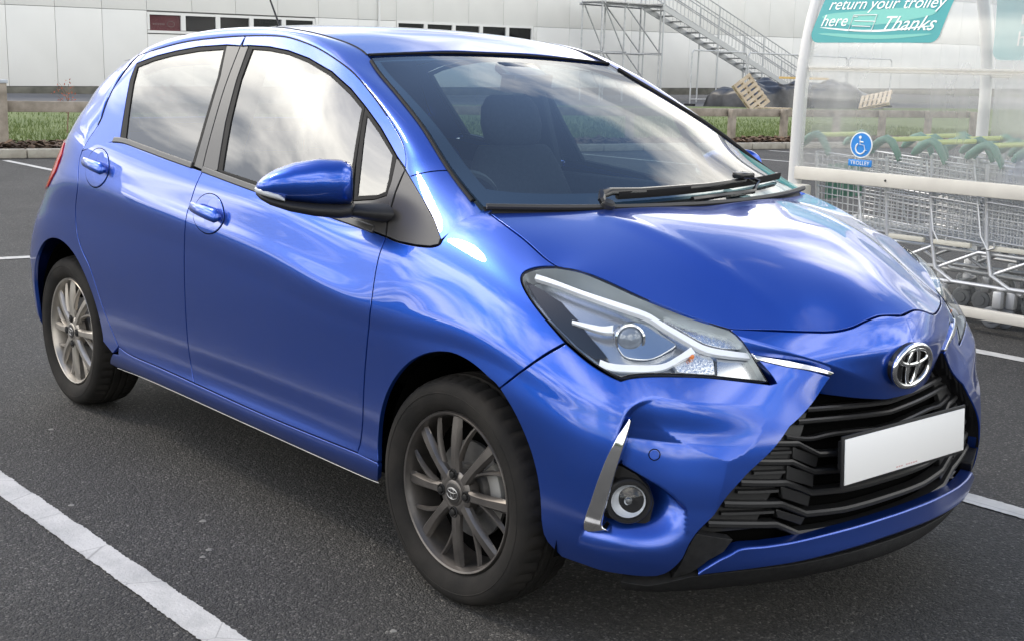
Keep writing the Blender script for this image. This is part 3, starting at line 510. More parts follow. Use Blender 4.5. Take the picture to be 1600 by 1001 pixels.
 'nose_bot': [[4.6997,0.8127],[4.7227,0.7994],[4.7471,0.7844],[4.7713,0.7682],[4.7931,0.7521],[4.81,0.737],[4.8238,0.7235],[4.8383,0.7117],[4.8573,0.7021],[4.8822,0.6949],[4.9109,0.6891],[4.9425,0.684],[4.976,0.6786],[5.0119,0.6731],[5.0516,0.6677],[5.0945,0.6614],[5.1402,0.6534]],
 'chrome_bar': [[4.6903,0.8169],[4.7788,0.7927],[4.9079,0.7382],[4.8966,0.7332],[4.7764,0.7685],[4.6926,0.8019]],
 'scoop_edge': [[4.4314,0.6924],[4.4209,0.6889],[4.4107,0.6853],[4.4005,0.6814],[4.3906,0.6764],[4.3805,0.6702],[4.3704,0.6629],[4.361,0.6542],[4.3533,0.6438],[4.3477,0.6316],[4.3435,0.6175],[4.3401,0.6013],[4.3367,0.5836],[4.3332,0.5645],[4.3301,0.5415],[4.3268,0.5133],[4.3232,0.4796],[4.3193,0.4425],[4.3151,0.4069],[4.3104,0.3721],[4.305,0.339],[4.2984,0.3068],[4.2907,0.2752],[4.2829,0.2453],[4.2758,0.2189],[4.2697,0.1998],[4.2643,0.1859],[4.2589,0.1745],[4.2532,0.1632]],
 'chromeL': [[4.352,0.6134],[4.3537,0.6127],[4.3559,0.6145],[4.3571,0.6113],[4.3559,0.5957],[4.3514,0.5617],[4.3445,0.504],[4.3365,0.4362],[4.3294,0.3843],[4.3233,0.3409],[4.3172,0.3017],[4.3117,0.2687],[4.3073,0.2413],[4.304,0.2209],[4.3017,0.2066],[4.3004,0.1966],[4.3002,0.1889],[4.3032,0.1843],[4.3088,0.1827],[4.3128,0.182],[4.3113,0.1803],[4.3003,0.1745],[4.2822,0.1663],[4.2639,0.1609],[4.2532,0.1632],[4.2533,0.1777],[4.2594,0.204],[4.2676,0.2388],[4.275,0.2726],[4.2817,0.3049],[4.2888,0.3403],[4.2959,0.377],[4.3027,0.4122],[4.3092,0.4451],[4.3157,0.4789],[4.3221,0.5121],[4.3283,0.5435]],
 'fogc': [[4.3579,0.2641]],
 'shelf': [[4.3349,0.399],[4.3475,0.3917],[4.3598,0.384],[4.3724,0.3756],[4.3856,0.366],[4.3999,0.3554],[4.415,0.3438],[4.4303,0.3312],[4.4449,0.3178],[4.4587,0.3035],[4.4721,0.2889],[4.4854,0.2748],[4.499,0.2617]],
 'sensor': [[4.4179,0.4741]],
 'handle_f': [[2.5536,0.7369]],
 'handle_r': [[1.691,0.7465]],
 'fuel': [[1.3451,0.5778]],
 'tail': [[1.2186,0.7949],[1.336,0.7845],[1.3763,0.7204],[1.3486,0.6601],[1.242,0.6504],[1.1885,0.7415],[1.2649,0.8499]],
 'g_rwin': [[-2.0698,1.3497],[-1.965,1.3743],[-1.8398,1.3938],[-1.6745,1.4107],[-1.5126,1.4182],[-1.4748,1.3271],[-1.4523,1.2225],[-1.4347,1.1294],[-1.4231,1.045],[-1.6005,1.0607],[-1.7855,1.0797],[-1.9395,1.0955],[-1.9938,1.1905],[-2.049,1.2921]],
 'g_rseal': [[-2.0929,1.3611],[-1.9557,1.3904],[-1.8301,1.4085],[-1.6862,1.4238],[-1.5051,1.4311],[-1.4585,1.3275],[-1.4361,1.2231],[-1.4186,1.1303],[-1.4038,1.036],[-1.5929,1.0505],[-1.7774,1.0692],[-1.9796,1.0887],[-2.0284,1.1891],[-2.0849,1.3029]],
 'g_gapB': [[-1.4108,1.4631],[-1.412,1.457],[-1.4136,1.4524],[-1.4145,1.4447],[-1.4138,1.4293],[-1.4115,1.4029],[-1.4085,1.3688],[-1.405,1.332],[-1.4008,1.2973],[-1.3954,1.2651],[-1.3891,1.233],[-1.3826,1.2022],[-1.3768,1.1737],[-1.3716,1.1478],[-1.3666,1.1237],[-1.3619,1.1017],[-1.3576,1.0822],[-1.3538,1.0661],[-1.3502,1.0528],[-1.3468,1.0407],[-1.3433,1.028]],
 'g_fwin': [[-1.3336,1.4192],[-1.2301,1.4157],[-1.11,1.4045],[-0.9885,1.3821],[-0.849,1.344],[-0.7278,1.2946],[-0.6453,1.2534],[-0.6113,1.1645],[-0.5656,1.0515],[-0.5045,0.9688],[-0.7188,0.9908],[-0.9979,1.0183],[-1.2223,1.0367],[-1.2822,1.1883],[-1.3225,1.32]],
 'g_fseal': [[-1.3621,1.4295],[-1.2386,1.4259],[-1.118,1.4144],[-0.9892,1.3919],[-0.8467,1.3536],[-0.7269,1.3058],[-0.6357,1.2592],[-0.5981,1.1652],[-0.5524,1.0525],[-0.493,0.9595],[-0.7123,0.9804],[-0.9905,1.0074],[-1.2479,1.0329],[-1.3095,1.1871],[-1.346,1.3194]],
 'g_quarter': [[-0.6115,1.2348],[-0.5314,1.1901],[-0.4388,1.1338],[-0.4135,1.0715],[-0.4048,1.0379],[-0.43,1.0272],[-0.5104,1.0171],[-0.5482,1.0969],[-0.5855,1.1748]],
 'g_qseal': [[-0.6357,1.2592],[-0.5354,1.2041],[-0.4177,1.1299],[-0.398,1.0641],[-0.3933,1.0285],[-0.4354,1.0147],[-0.5187,1.0042],[-0.5721,1.1042],[-0.61,1.1915]],
 'g_drip': [[-2.252,1.0357],[-2.2471,1.0482],[-2.2424,1.0604],[-2.2371,1.073],[-2.2303,1.0865],[-2.2205,1.1015],[-2.2086,1.1173],[-2.1978,1.1335],[-2.1912,1.1497],[-2.1911,1.1654],[-2.1954,1.181],[-2.2002,1.1973],[-2.2016,1.2152],[-2.1987,1.2357],[-2.1945,1.2581],[-2.1918,1.2803],[-2.1912,1.3006],[-2.192,1.3189],[-2.1942,1.3361],[-2.1968,1.3516],[-2.1934,1.3652],[-2.1911,1.3757],[-2.1788,1.3836],[-2.1379,1.3907],[-2.0843,1.3988],[-2.0218,1.409],[-1.959,1.42],[-1.8946,1.4305],[-1.835,1.4389],[-1.7819,1.4449],[-1.7308,1.4493],[-1.68,1.4527],[-1.628,1.4558],[-1.5746,1.4587],[-1.5205,1.4611],[-1.4661,1.463],[-1.4117,1.4641],[-1.3551,1.4648],[-1.297,1.465],[-1.2419,1.4644],[-1.1942,1.4627],[-1.1558,1.4599],[-1.1238,1.456],[-1.0949,1.4515],[-1.0659,1.4466],[-1.0371,1.4416],[-1.0096,1.4362],[-0.9823,1.4303],[-0.9541,1.4234],[-0.9243,1.4155],[-0.8937,1.4066],[-0.8637,1.3973],[-0.8352,1.3881],[-0.8091,1.3792],[-0.7843,1.3704],[-0.7599,1.361],[-0.7347,1.3503],[-0.7078,1.3375],[-0.6797,1.3233],[-0.6526,1.309],[-0.6281,1.2959],[-0.6071,1.2846],[-0.5885,1.2742],[-0.5708,1.264],[-0.5524,1.2534],[-0.5326,1.2419],[-0.5123,1.2299],[-0.4926,1.2182],[-0.4745,1.207],[-0.4583,1.1967],[-0.4432,1.1868],[-0.4295,1.1773],[-0.4171,1.1681],[-0.4062,1.1591],[-0.3966,1.1505],[-0.3883,1.1422],[-0.381,1.1339],[-0.3752,1.1259],[-0.3707,1.1181],[-0.3668,1.1104],[-0.3627,1.1026]],
 'g_gapF': [[-0.3627,1.1026],[-0.3628,1.0866],[-0.3632,1.0707],[-0.3633,1.0546],[-0.3622,1.0379],[-0.3596,1.0198],[-0.356,1.0006],[-0.352,0.9822],[-0.3479,0.9664],[-0.3438,0.9541],[-0.3394,0.9443],[-0.3348,0.9354],[-0.3304,0.9261]],
 'g_tri': [[-0.3605,1.0994],[-0.2509,1.0371],[-0.1651,0.9841],[-0.1163,0.9454],[-0.116,0.9277],[-0.1465,0.9195],[-0.2012,0.9168],[-0.2753,0.9186],[-0.3279,0.9264],[-0.3454,0.9666],[-0.3597,1.0381]],
 'g_belt': [[-2.252,1.0357],[-2.2295,1.0433],[-2.2086,1.051],[-2.1851,1.0584],[-2.1552,1.065],[-2.1168,1.0713],[-2.0728,1.0773],[-2.0265,1.082],[-1.9809,1.0841],[-1.937,1.083],[-1.893,1.0794],[-1.8482,1.0746],[-1.8018,1.0699],[-1.7546,1.0654],[-1.7069,1.0606],[-1.6565,1.0554],[-1.6015,1.0499],[-1.5431,1.0445],[-1.482,1.0389],[-1.4158,1.0329],[-1.342,1.026],[-1.2613,1.0183],[-1.1755,1.01],[-1.0842,1.0013],[-0.9877,0.9924],[-0.8811,0.9828],[-0.7696,0.9726],[-0.6653,0.9625],[-0.5767,0.9534],[-0.5056,0.9456],[-0.4445,0.9388],[-0.3879,0.9324],[-0.3304,0.9261]],
 'g_trifront': [[-0.3627,1.1026],[-0.3452,1.092],[-0.3279,1.0815],[-0.3104,1.071],[-0.2925,1.0604],[-0.2734,1.0493],[-0.2535,1.038],[-0.2342,1.027],[-0.217,1.0169],[-0.2024,1.0082],[-0.1896,1.0004],[-0.1775,0.9927],[-0.1651,0.9841],[-0.1523,0.9742],[-0.1396,0.9637],[-0.1269,0.9529],[-0.1145,0.9424]],
 'W': [[-0.8255,-0.5125,1.4059],[-0.7516,-0.5315,1.3685],[-0.6197,-0.5591,1.306],[-0.5124,-0.5803,1.2551],[-0.414,-0.6007,1.2044],[-0.336,-0.6188,1.1582],[-0.2598,-0.636,1.1135],[-0.1462,-0.6577,1.0563],[-0.0704,-0.6708,1.0213]],
 'drl_up': [[3.9928,0.8511],[4.0093,0.858],[4.0258,0.8646],[4.0424,0.8705],[4.0592,0.8755],[4.0756,0.8791],[4.0918,0.8815],[4.109,0.8831],[4.1288,0.8841],[4.152,0.8844],[4.1779,0.8836],[4.2053,0.8821],[4.234,0.8805],[4.2657,0.8794],[4.3025,0.8793],[4.3394,0.8796],[4.3726,0.8794],[4.3975,0.8781],[4.4149,0.8757],[4.4295,0.8725],[4.4468,0.8691],[4.4681,0.8651],[4.4901,0.8602],[4.5108,0.8549],[4.5282,0.8498],[4.5419,0.8451],[4.5535,0.8406],[4.5647,0.8366],[4.5771,0.8333],[4.5911,0.8307],[4.6058,0.8289],[4.6208,0.8273],[4.6357,0.8256],[4.6506,0.8238],[4.6661,0.8222],[4.6818,0.8204],[4.6977,0.8182]],
 'drl_low': [[4.2526,0.7258],[4.2613,0.7255],[4.2694,0.7249],[4.2787,0.7247],[4.291,0.7254],[4.3077,0.7272],[4.3276,0.7296],[4.3485,0.7325],[4.3682,0.7354],[4.3864,0.7383],[4.4043,0.7416],[4.4214,0.7457],[4.4373,0.7511],[4.4518,0.7587],[4.4653,0.7686],[4.4781,0.7799],[4.4909,0.7911],[4.5034,0.8013],[4.5155,0.8106],[4.5273,0.8191],[4.5393,0.8269]],
 'wing_strip': [[4.1504,0.8022],[4.1601,0.8042],[4.1698,0.806],[4.1795,0.8076],[4.1897,0.8092],[4.2008,0.8107],[4.2127,0.8122],[4.2244,0.8136],[4.235,0.8154],[4.2439,0.8176],[4.2517,0.8202],[4.2591,0.8228],[4.267,0.8253]],
 'housing': [[4.264,0.8281],[4.2671,0.8333],[4.2699,0.8381],[4.2736,0.8428],[4.2793,0.8473],[4.2877,0.8518],[4.2983,0.8563],[4.3105,0.8606],[4.3243,0.8641],[4.3401,0.8669],[4.3581,0.8691],[4.3772,0.8706],[4.3963,0.8711],[4.4137,0.8696],[4.4288,0.8664],[4.4424,0.8624],[4.4551,0.8584],[4.4689,0.8547],[4.483,0.8508],[4.4937,0.8464],[4.4978,0.8413],[4.4935,0.8354],[4.4833,0.8289],[4.4702,0.8213],[4.4578,0.8133],[4.4463,0.8047],[4.434,0.7954],[4.4216,0.786],[4.4095,0.7779],[4.3977,0.7716],[4.3862,0.7668],[4.3749,0.7633],[4.3636,0.7608],[4.3518,0.7586],[4.3396,0.7569],[4.3279,0.7566],[4.3175,0.7584],[4.3088,0.7634],[4.3012,0.7715],[4.2938,0.7812],[4.2859,0.7905]],
 'proj': [[4.3265,0.822]],
 'highbeam': [[4.4745,0.9199],[4.5505,0.9525],[4.5914,0.9521],[4.6274,0.9315],[4.6551,0.8898],[4.6835,0.8435],[4.6289,0.8449],[4.5837,0.8529],[4.5485,0.8686],[4.5207,0.8903]],
 'turn': [[4.4675,0.786],[4.5465,0.8301],[4.5832,0.8324],[4.5964,0.8143],[4.5938,0.7568],[4.4877,0.7513]],
 'bulb': [[4.5307,0.8084]],
 'clearbox': [[4.6081,0.8293],[4.6916,0.8088],[4.7214,0.7368],[4.6002,0.7533]],
 'dark': [[3.9719,0.8274],[4.0323,0.8414],[4.0954,0.8427],[4.1638,0.8189],[4.2148,0.7776],[4.2716,0.7412],[4.237,0.7292],[4.1773,0.7406],[4.1072,0.7661],[4.0269,0.8085]],
 'sl1': [[4.8508,0.6629],[4.8885,0.6611],[4.9274,0.6587],[4.9677,0.6557],[5.0095,0.6523],[5.0525,0.6486],[5.097,0.6447],[5.144,0.6403],[5.1947,0.636]],
 'sl2': [[4.8199,0.6286],[4.8652,0.6275],[4.9124,0.6249],[4.9605,0.6211],[5.0082,0.6165],[5.054,0.6117],[5.0986,0.6068],[5.1439,0.6014],[5.1928,0.5958]],
 'sl3': [[4.7845,0.5725],[4.8029,0.5673],[4.8215,0.5612],[4.8405,0.5556],[4.8602,0.552],[4.878,0.5519],[4.8946,0.5543],[4.9153,0.5568],[4.9459,0.5569],[4.9916,0.5528],[5.0513,0.545],[5.1201,0.5336],[5.1913,0.5208]],
 'z1': [[4.7414,0.5494],[4.8151,0.5391],[4.8821,0.4666],[4.9669,0.4519]],
 'z2': [[4.693,0.4572],[4.797,0.4442],[4.8661,0.3822],[4.9677,0.3642]],
 'z3': [[4.6477,0.3533],[4.7785,0.339],[4.8585,0.2822],[4.9712,0.2728],[5.1947,0.2632]],
 'z4': [[4.6052,0.2657],[4.7682,0.2551],[4.8466,0.2161],[4.9763,0.2085],[5.2016,0.1994]],
 'z5': [[4.5651,0.2087],[4.7569,0.1958],[4.8267,0.1673],[4.9804,0.1664],[5.2063,0.1626]],
 'grille_bottom': [[4.5213,0.1468],[4.5392,0.147],[4.5574,0.1468],[4.5754,0.1466],[4.593,0.147],[4.6079,0.1479],[4.6209,0.1492],[4.6366,0.151],[4.6599,0.1528],[4.6949,0.1546],[4.7393,0.156],[4.7882,0.1571],[4.8358,0.1582],[4.8809,0.1597],[4.9263,0.1614],[4.9722,0.1629],[5.0184,0.1637],[5.064,0.1642],[5.1091,0.1644],[5.1556,0.1644],[5.2061,0.164]],
 'hood_edge': [[0.2292,0.676,0.9106],[0.2447,0.6692,0.9093],[0.26,0.6623,0.9082],[0.2751,0.6552,0.9066],[0.2899,0.648,0.904],[0.3041,0.6407,0.9003],[0.318,0.6334,0.8957],[0.3323,0.6259,0.8905],[0.3478,0.618,0.8847],[0.3649,0.6098,0.8784],[0.383,0.6014,0.8713],[0.4019,0.5926,0.864],[0.4213,0.583,0.8568],[0.4418,0.5718,0.8494],[0.4628,0.5588,0.8416],[0.4823,0.5451,0.8339],[0.4987,0.532,0.8271],[0.5117,0.5205,0.8215],[0.5224,0.5102,0.8169],[0.5323,0.5004,0.8127],[0.5424,0.49,0.8085],[0.5528,0.4791,0.8043],[0.5633,0.4681,0.8003],[0.5736,0.457,0.7964],[0.584,0.446,0.7924]],
}
RE=[(-.8255,.5125,1.406),(-1.0,.512,1.454),(-1.33,.512,1.491),(-1.7,.508,1.484),(-2.0,.498,1.448),(-2.25,.482,1.395),(-2.5,.46,1.335)]
RC=[(-.85,0,1.428),(-1.0,0,1.474),(-1.33,0,1.513),(-1.7,0,1.514),(-2.1,0,1.478),(-2.4,0,1.435),(-2.62,0,1.39)]
RM=[(a[0]*.5+b[0]*.5,.3,a[2]*.25+b[2]*.75) for a,b in zip(RE,RC)]
HD=[(-.052,.658,1.011),(.027,.670,.988),(.107,.674,.960),(.185,.679,.927),(0.2292,0.6760,0.9106),(0.2751,0.6552,0.9066),(0.3180,0.6334,0.8957),(0.3649,0.6098,0.8784),(0.4213,0.5830,0.8568),(0.4823,0.5451,0.8339),(0.5224,0.5102,0.8169),(0.5528,0.4791,0.8043),(0.5840,0.4460,0.7924),
(.637,.37,.789),(.684,.286,.784),(.713,.224,.782),(.73,.172,.789),(.737,.132,.80),(.742,.087,.809),(.746,.054,.81),(.755,0,.806),
(.10,0,1.014),(.25,0,.998),(.4,0,.967),(.55,0,.917),(.66,0,.866),(.71,0,.838), (0,.4,1.022),(.2,.4,.988),(.4,.35,.935),(.55,.3,.872),(.64,.25,.832)]
FLIPG = bool(normals(green, np.array(-1.3), np.array(1.2))[1] > 0)
def _nz(f, a, b): return normals(f, np.array(a), np.array(b))
FLIPR = False; FLIPS = False
FLIPH = False
mat('lamp_grey', (.48,.50,.53), .25, .8); mat('cap_dark', (.03,.028,.027), .3); mat('grille_black', (.012,.012,.0125), .38); mat('grille_flat', (.014,.014,.0145), .5); mat('trim_rubber', (.035,.034,.033), .5)
noise_mat('facet', (.70,.72,.75), (.88,.9,.92), 120, .22, .25, 160, metal=.9, detail=1)
mat('eye_glass', (.24,.27,.31), .03, .25)
mat('lamp_wall', (.46,.50,.50), .35, .5)
glass_mat('fog_glass', (.95,.96,.97), 1.5); MATS['reflector'].node_tree.nodes['Principled BSDF'].inputs['Roughness'].default_value = .45; MATS['reflector'].node_tree.nodes['Principled BSDF'].inputs['Metallic'].default_value = .4
mat('cap_grey', (.35,.35,.35), .35, .8)
# ------------------------------------------------------------------ the car
car = tag(empty('hatchback_car'), 'glossy blue five-door hatchback parked in the bay, blank white front plate', 'car')
ln = lambda k: [tuple(q) for q in LINES[k]]
rev = lambda l: list(reversed(l))
SM = float(SMAX)
def cut(line, p):
    """split a polyline at its point nearest p"""
    a = np.array(line); i = int(np.argmin(np.linalg.norm(a-np.array(p),axis=1))); return line[:i+1], line[i:]
# --- scoop in the front bumper round the fog lamp
_se = np.array(ln('scoop_edge')); _sh = np.array(ln('shelf'))
def sm(x, a, b):
    t = np.clip((x-a)/(b-a), 0, 1); return t*t*(3-2*t)
def sdist(line, s, v):
    """signed distance to an open polyline (positive to its right looking along it) and arc position"""
    q = np.stack([s.ravel(), v.ravel()],1); best = np.full(len(q), 9.); sg = np.ones(len(q)); ap = np.zeros(len(q)); acc = 0
    for i in range(len(line)-1):
        a, b = line[i], line[i+1]; ab = b-a; l = np.hypot(*ab); t = np.clip(((q-a)@ab)/(l*l),0,1); r = q-(a+t[:,None]*ab); d = np.linalg.norm(r,axis=1); k = d < best
        best[k] = d[k]; sg[k] = np.sign(ab[0]*r[k,1]-ab[1]*r[k,0]+1e-12); ap[k] = acc+t[k]*l; acc += l
    return (best*sg).reshape(s.shape), (ap/acc).reshape(s.shape)
_SE = Spl(np.linspace(0,1,len(_se)), _se)(np.linspace(0,1,40))
def scoop(s, v):
    s, v = np.broadcast_arrays(np.asarray(s,float), np.asarray(v,float))
    d, ap = sdist(_SE, s, v); ok = (s > 4.15) & (s < 4.72) & (v > .08) & (v < .72)
    step = sm(d, -.005, .009)*ok
    ramp = np.clip(1-d/.27, 0, 1)
    top = np.clip((.684-v)/.14, 0, 1)*sm(v, .12, .22)
    a = .036*step*ramp*top
    shv = np.interp(s, _sh[:,0], _sh[:,1], left=.41, right=.20)
    cave = .070*step*sm(v, shv+.004, shv-.010)*sm(v, .145, .26)*sm(d, .24, .11)
    return -(a+cave)
def off_line(L, d):
    t = np.gradient(L, axis=0); t /= np.linalg.norm(t,axis=1)[:,None]; return L+np.stack([-t[:,1], t[:,0]],1)*d
scoop_lines = [off_line(_SE, d) for d in (-.005,-.001,.003,.006,.010)]+[_sh+[0,d] for d in (.005,.001,-.003,-.007,-.011)]
def crease(s): return np.interp(s, NC[:,0], NC[:,1])
NC = np.array(ln('nose_crease')+[(SM, LINES['nose_crease'][-1][1]-.001)])
def bumper(s, v):
    s = np.asarray(s, float); v = np.asarray(v, float)
    return body(s, v)+normals(body, s, v)*scoop(s, v)[..., None]
def nose(s, v):
    s = np.asarray(s, float); v = np.asarray(v, float); c = crease(np.minimum(s, 2*SM-s)); d = np.maximum(0, c-v); t = sm(np.minimum(s, 2*SM-s), SM-.02, SM-.34)
    k = .62*t+.10
    return body(s, v)+normals(body, s, v)*(-k*(np.sqrt(d*d+.00006)-.00775+d*0))[..., None]
# --- bonnet and roof
HOOD = TPS(HD, 1e-4)
_cx = Spl([0,.25,.5,.62,.75], [.40,.37,.335,.30,.24])
def hood(x, y):
    x, y = np.broadcast_arrays(np.asarray(x, float), np.asarray(y, float)); z = HOOD(x, y)
    d = np.abs(y)-_cx(x); z = z+.0045*np.exp(-(d/.03)**2)*sm(x, .05, .2)*sm(x, .68, .5)
    z = z-.05*(np.sqrt(np.maximum(d,0)**2+1e-5)-.003)*sm(x, .0, .2)*sm(x, .68, .5)*sm(np.abs(d), .25, .0)
    return np.stack([x, y, z], -1)
ROOF = TPS(RE+RC+RM)
def roof(x, y):
    x, y = np.broadcast_arrays(np.asarray(x, float), np.asarray(y, float)); return np.stack([x, y, ROOF(x, y)], -1)
# --- A-pillar and roof rail: strip between the door opening and the windscreen / roof edge
_D = np.array([green(*q) for q in LINES['g_trifront'][::-1]]+[green(*q) for q in LINES['g_drip'][::-1][1:]])
_keep = _D[:,0] > -2.2; _D = _D[_keep]
_D = _D[np.r_[True, np.linalg.norm(np.diff(_D,axis=0),axis=1) > .008]]
_Wp = np.array(LINES['W'][::-1]+[(x,-y,z) for x,y,z in RE[1:6]])
def arcp(P):
    d = np.r_[0, np.cumsum(np.linalg.norm(np.diff(P,axis=0),axis=1))]; return d/d[-1]
# pair the two curves by x so that the strip runs straight across
_wx = _Wp[:,0]; _dx = _D[:,0]
_WS = Spl(arcp(_Wp), _Wp); _wt = np.linspace(0,1,400); _wpts = _WS(_wt)
def near_sv(p):
    s_, v_ = np.meshgrid(np.linspace(3.5,3.8,121), np.linspace(.70,.955,121), indexing='ij'); k = np.linalg.norm(body(s_, v_)-p, axis=-1).argmin(); return (float(s_.ravel()[k]), float(v_.ravel()[k]))
_sv0 = near_sv(_D[0]); _sv1 = near_sv(_Wp[0])
def rail(u, w):
    u, w = np.broadcast_arrays(np.asarray(u, float), np.asarray(w, float)); sh = u.shape; u = u.ravel(); w = w.ravel()
    dp = np.stack([np.interp(u, arcp(_D), _D[:,k]) for k in range(3)],1)
    f = np.interp(u, [0,.12,.35,.55,1], [0,.10,.345,.55,1])
    wp = _WS(f); dp0 = _D[0]; wp0 = _Wp[0]
    mid = .5*(dp+wp); n = np.cross(wp-dp, np.array([-.6,0,.35])); n /= np.linalg.norm(n,axis=1)[:,None]; n *= np.sign(-n[:,1])[:,None]
    n = np.stack([np.interp(u,[0,.3,.6,1],[.20,.12,.05,0]), np.full(len(u),-.90), np.interp(u,[0,.3,.5,1],[.25,.22,.45,.55])],1)
    h = np.linalg.norm(wp-dp,axis=1)*.26
    c = mid+n*h[:,None]; w = w[:,None]
    w0 = w[:,0]; b = body(_sv0[0]*(1-w0)+_sv1[0]*w0, _sv0[1]*(1-w0)+_sv1[1]*w0)-np.array([0,-.0015,.0015]); r = (1-w)**2*dp+2*w*(1-w)*c+w*w*wp; k = (np.clip(1-u/.16,0,1)**2*(1+2*u/.16))[:,None]
    b = b+(dp-dp0)*(1-w)+(wp-wp0)*w
    return (r*(1-k)+b*k).reshape(sh+(3,))
# --- windscreen
_hdr = np.array([-.862,0,1.4235]); _cow = np.array([.085,0,1.012])
def screen(t, y):
    """t 0 bottom .. 1 top, y -1..1"""
    t, y = np.broadcast_arrays(np.asarray(t, float), np.asarray(y, float)); e = _WS(np.clip(t,0,1)*arcp(_Wp)[8]); tt = t[...,None]
    cx = _cow*(1-tt)+_hdr*tt; cx = cx+np.array([.035,0,.045])*(4*tt*(1-tt))*.55
    k = (1-y*y)[...,None]; mid = e.copy(); mid[...,1] = e[...,1]*(-y)
    base = np.stack([e[...,0], -e[...,1]*y, e[...,2]], -1)
    add = np.stack([cx[...,0]-e[...,0], 0*t, cx[...,2]-e[...,2]], -1)
    return base+add*k
_dq = [green(*q) for q in LINES['g_drip']]; _re = LINES['rear_edge'][-1]
_QF = np.array([body(*q) for q in [(_re[0],_re[1])]]+[p for p in _dq[2:] if p[0] < -1.98 and p[2] > 1.05]); _QF = Spl(arcp(_QF), _QF)
_QB = np.array([body(*q) for q in [(_re[0],_re[1]),(1.52,.83),(1.44,.862),(1.38,.875)]]+[body(s_,.875) for s_ in np.linspace(1.3,.62,12)]); _QB = Spl(arcp(_QB), _QB)
_QT = np.array([_QF(1.0),(-2.10,-.562,1.412),(-2.22,-.528,1.395),(-2.36,-.503,1.365),(-2.52,-.478,1.328)]); _QT = Spl(arcp(_QT), _QT)
_QR = np.array([_QB(1.0),(-2.78,-.50,1.15),(-2.70,-.50,1.22),(-2.60,-.49,1.285),(-2.52,-.478,1.328)]); _QR = Spl(arcp(_QR), _QR)
def quarter_top(u, w):
    U, W_ = u[...,None], w[...,None]
    c = (1-U)*_QB(w)+U*_QT(w)+(1-W_)*_QF(u)+W_*_QR(u)
    p = c-((1-U)*(1-W_)*_QB(0.)+(1-U)*W_*_QB(1.)+U*(1-W_)*_QT(0.)+U*W_*_QT(1.))
    return p+np.array([-.10,-.45,.25])*(4*U*(1-U)*W_**.7*(1-W_)*.12)
def sv_xz(x, z):
    s = float(s_of_x(x)); v = np.linspace(0,.9,181); zz_ = body(np.full(181,s), v)[:,2]; return (s, float(np.interp(z, zz_, v)))
ARCH_R = [sv_xz(-2.475-.35*math.cos(t), .33+.35*math.sin(t)) for t in np.linspace(0,math.pi,40)]
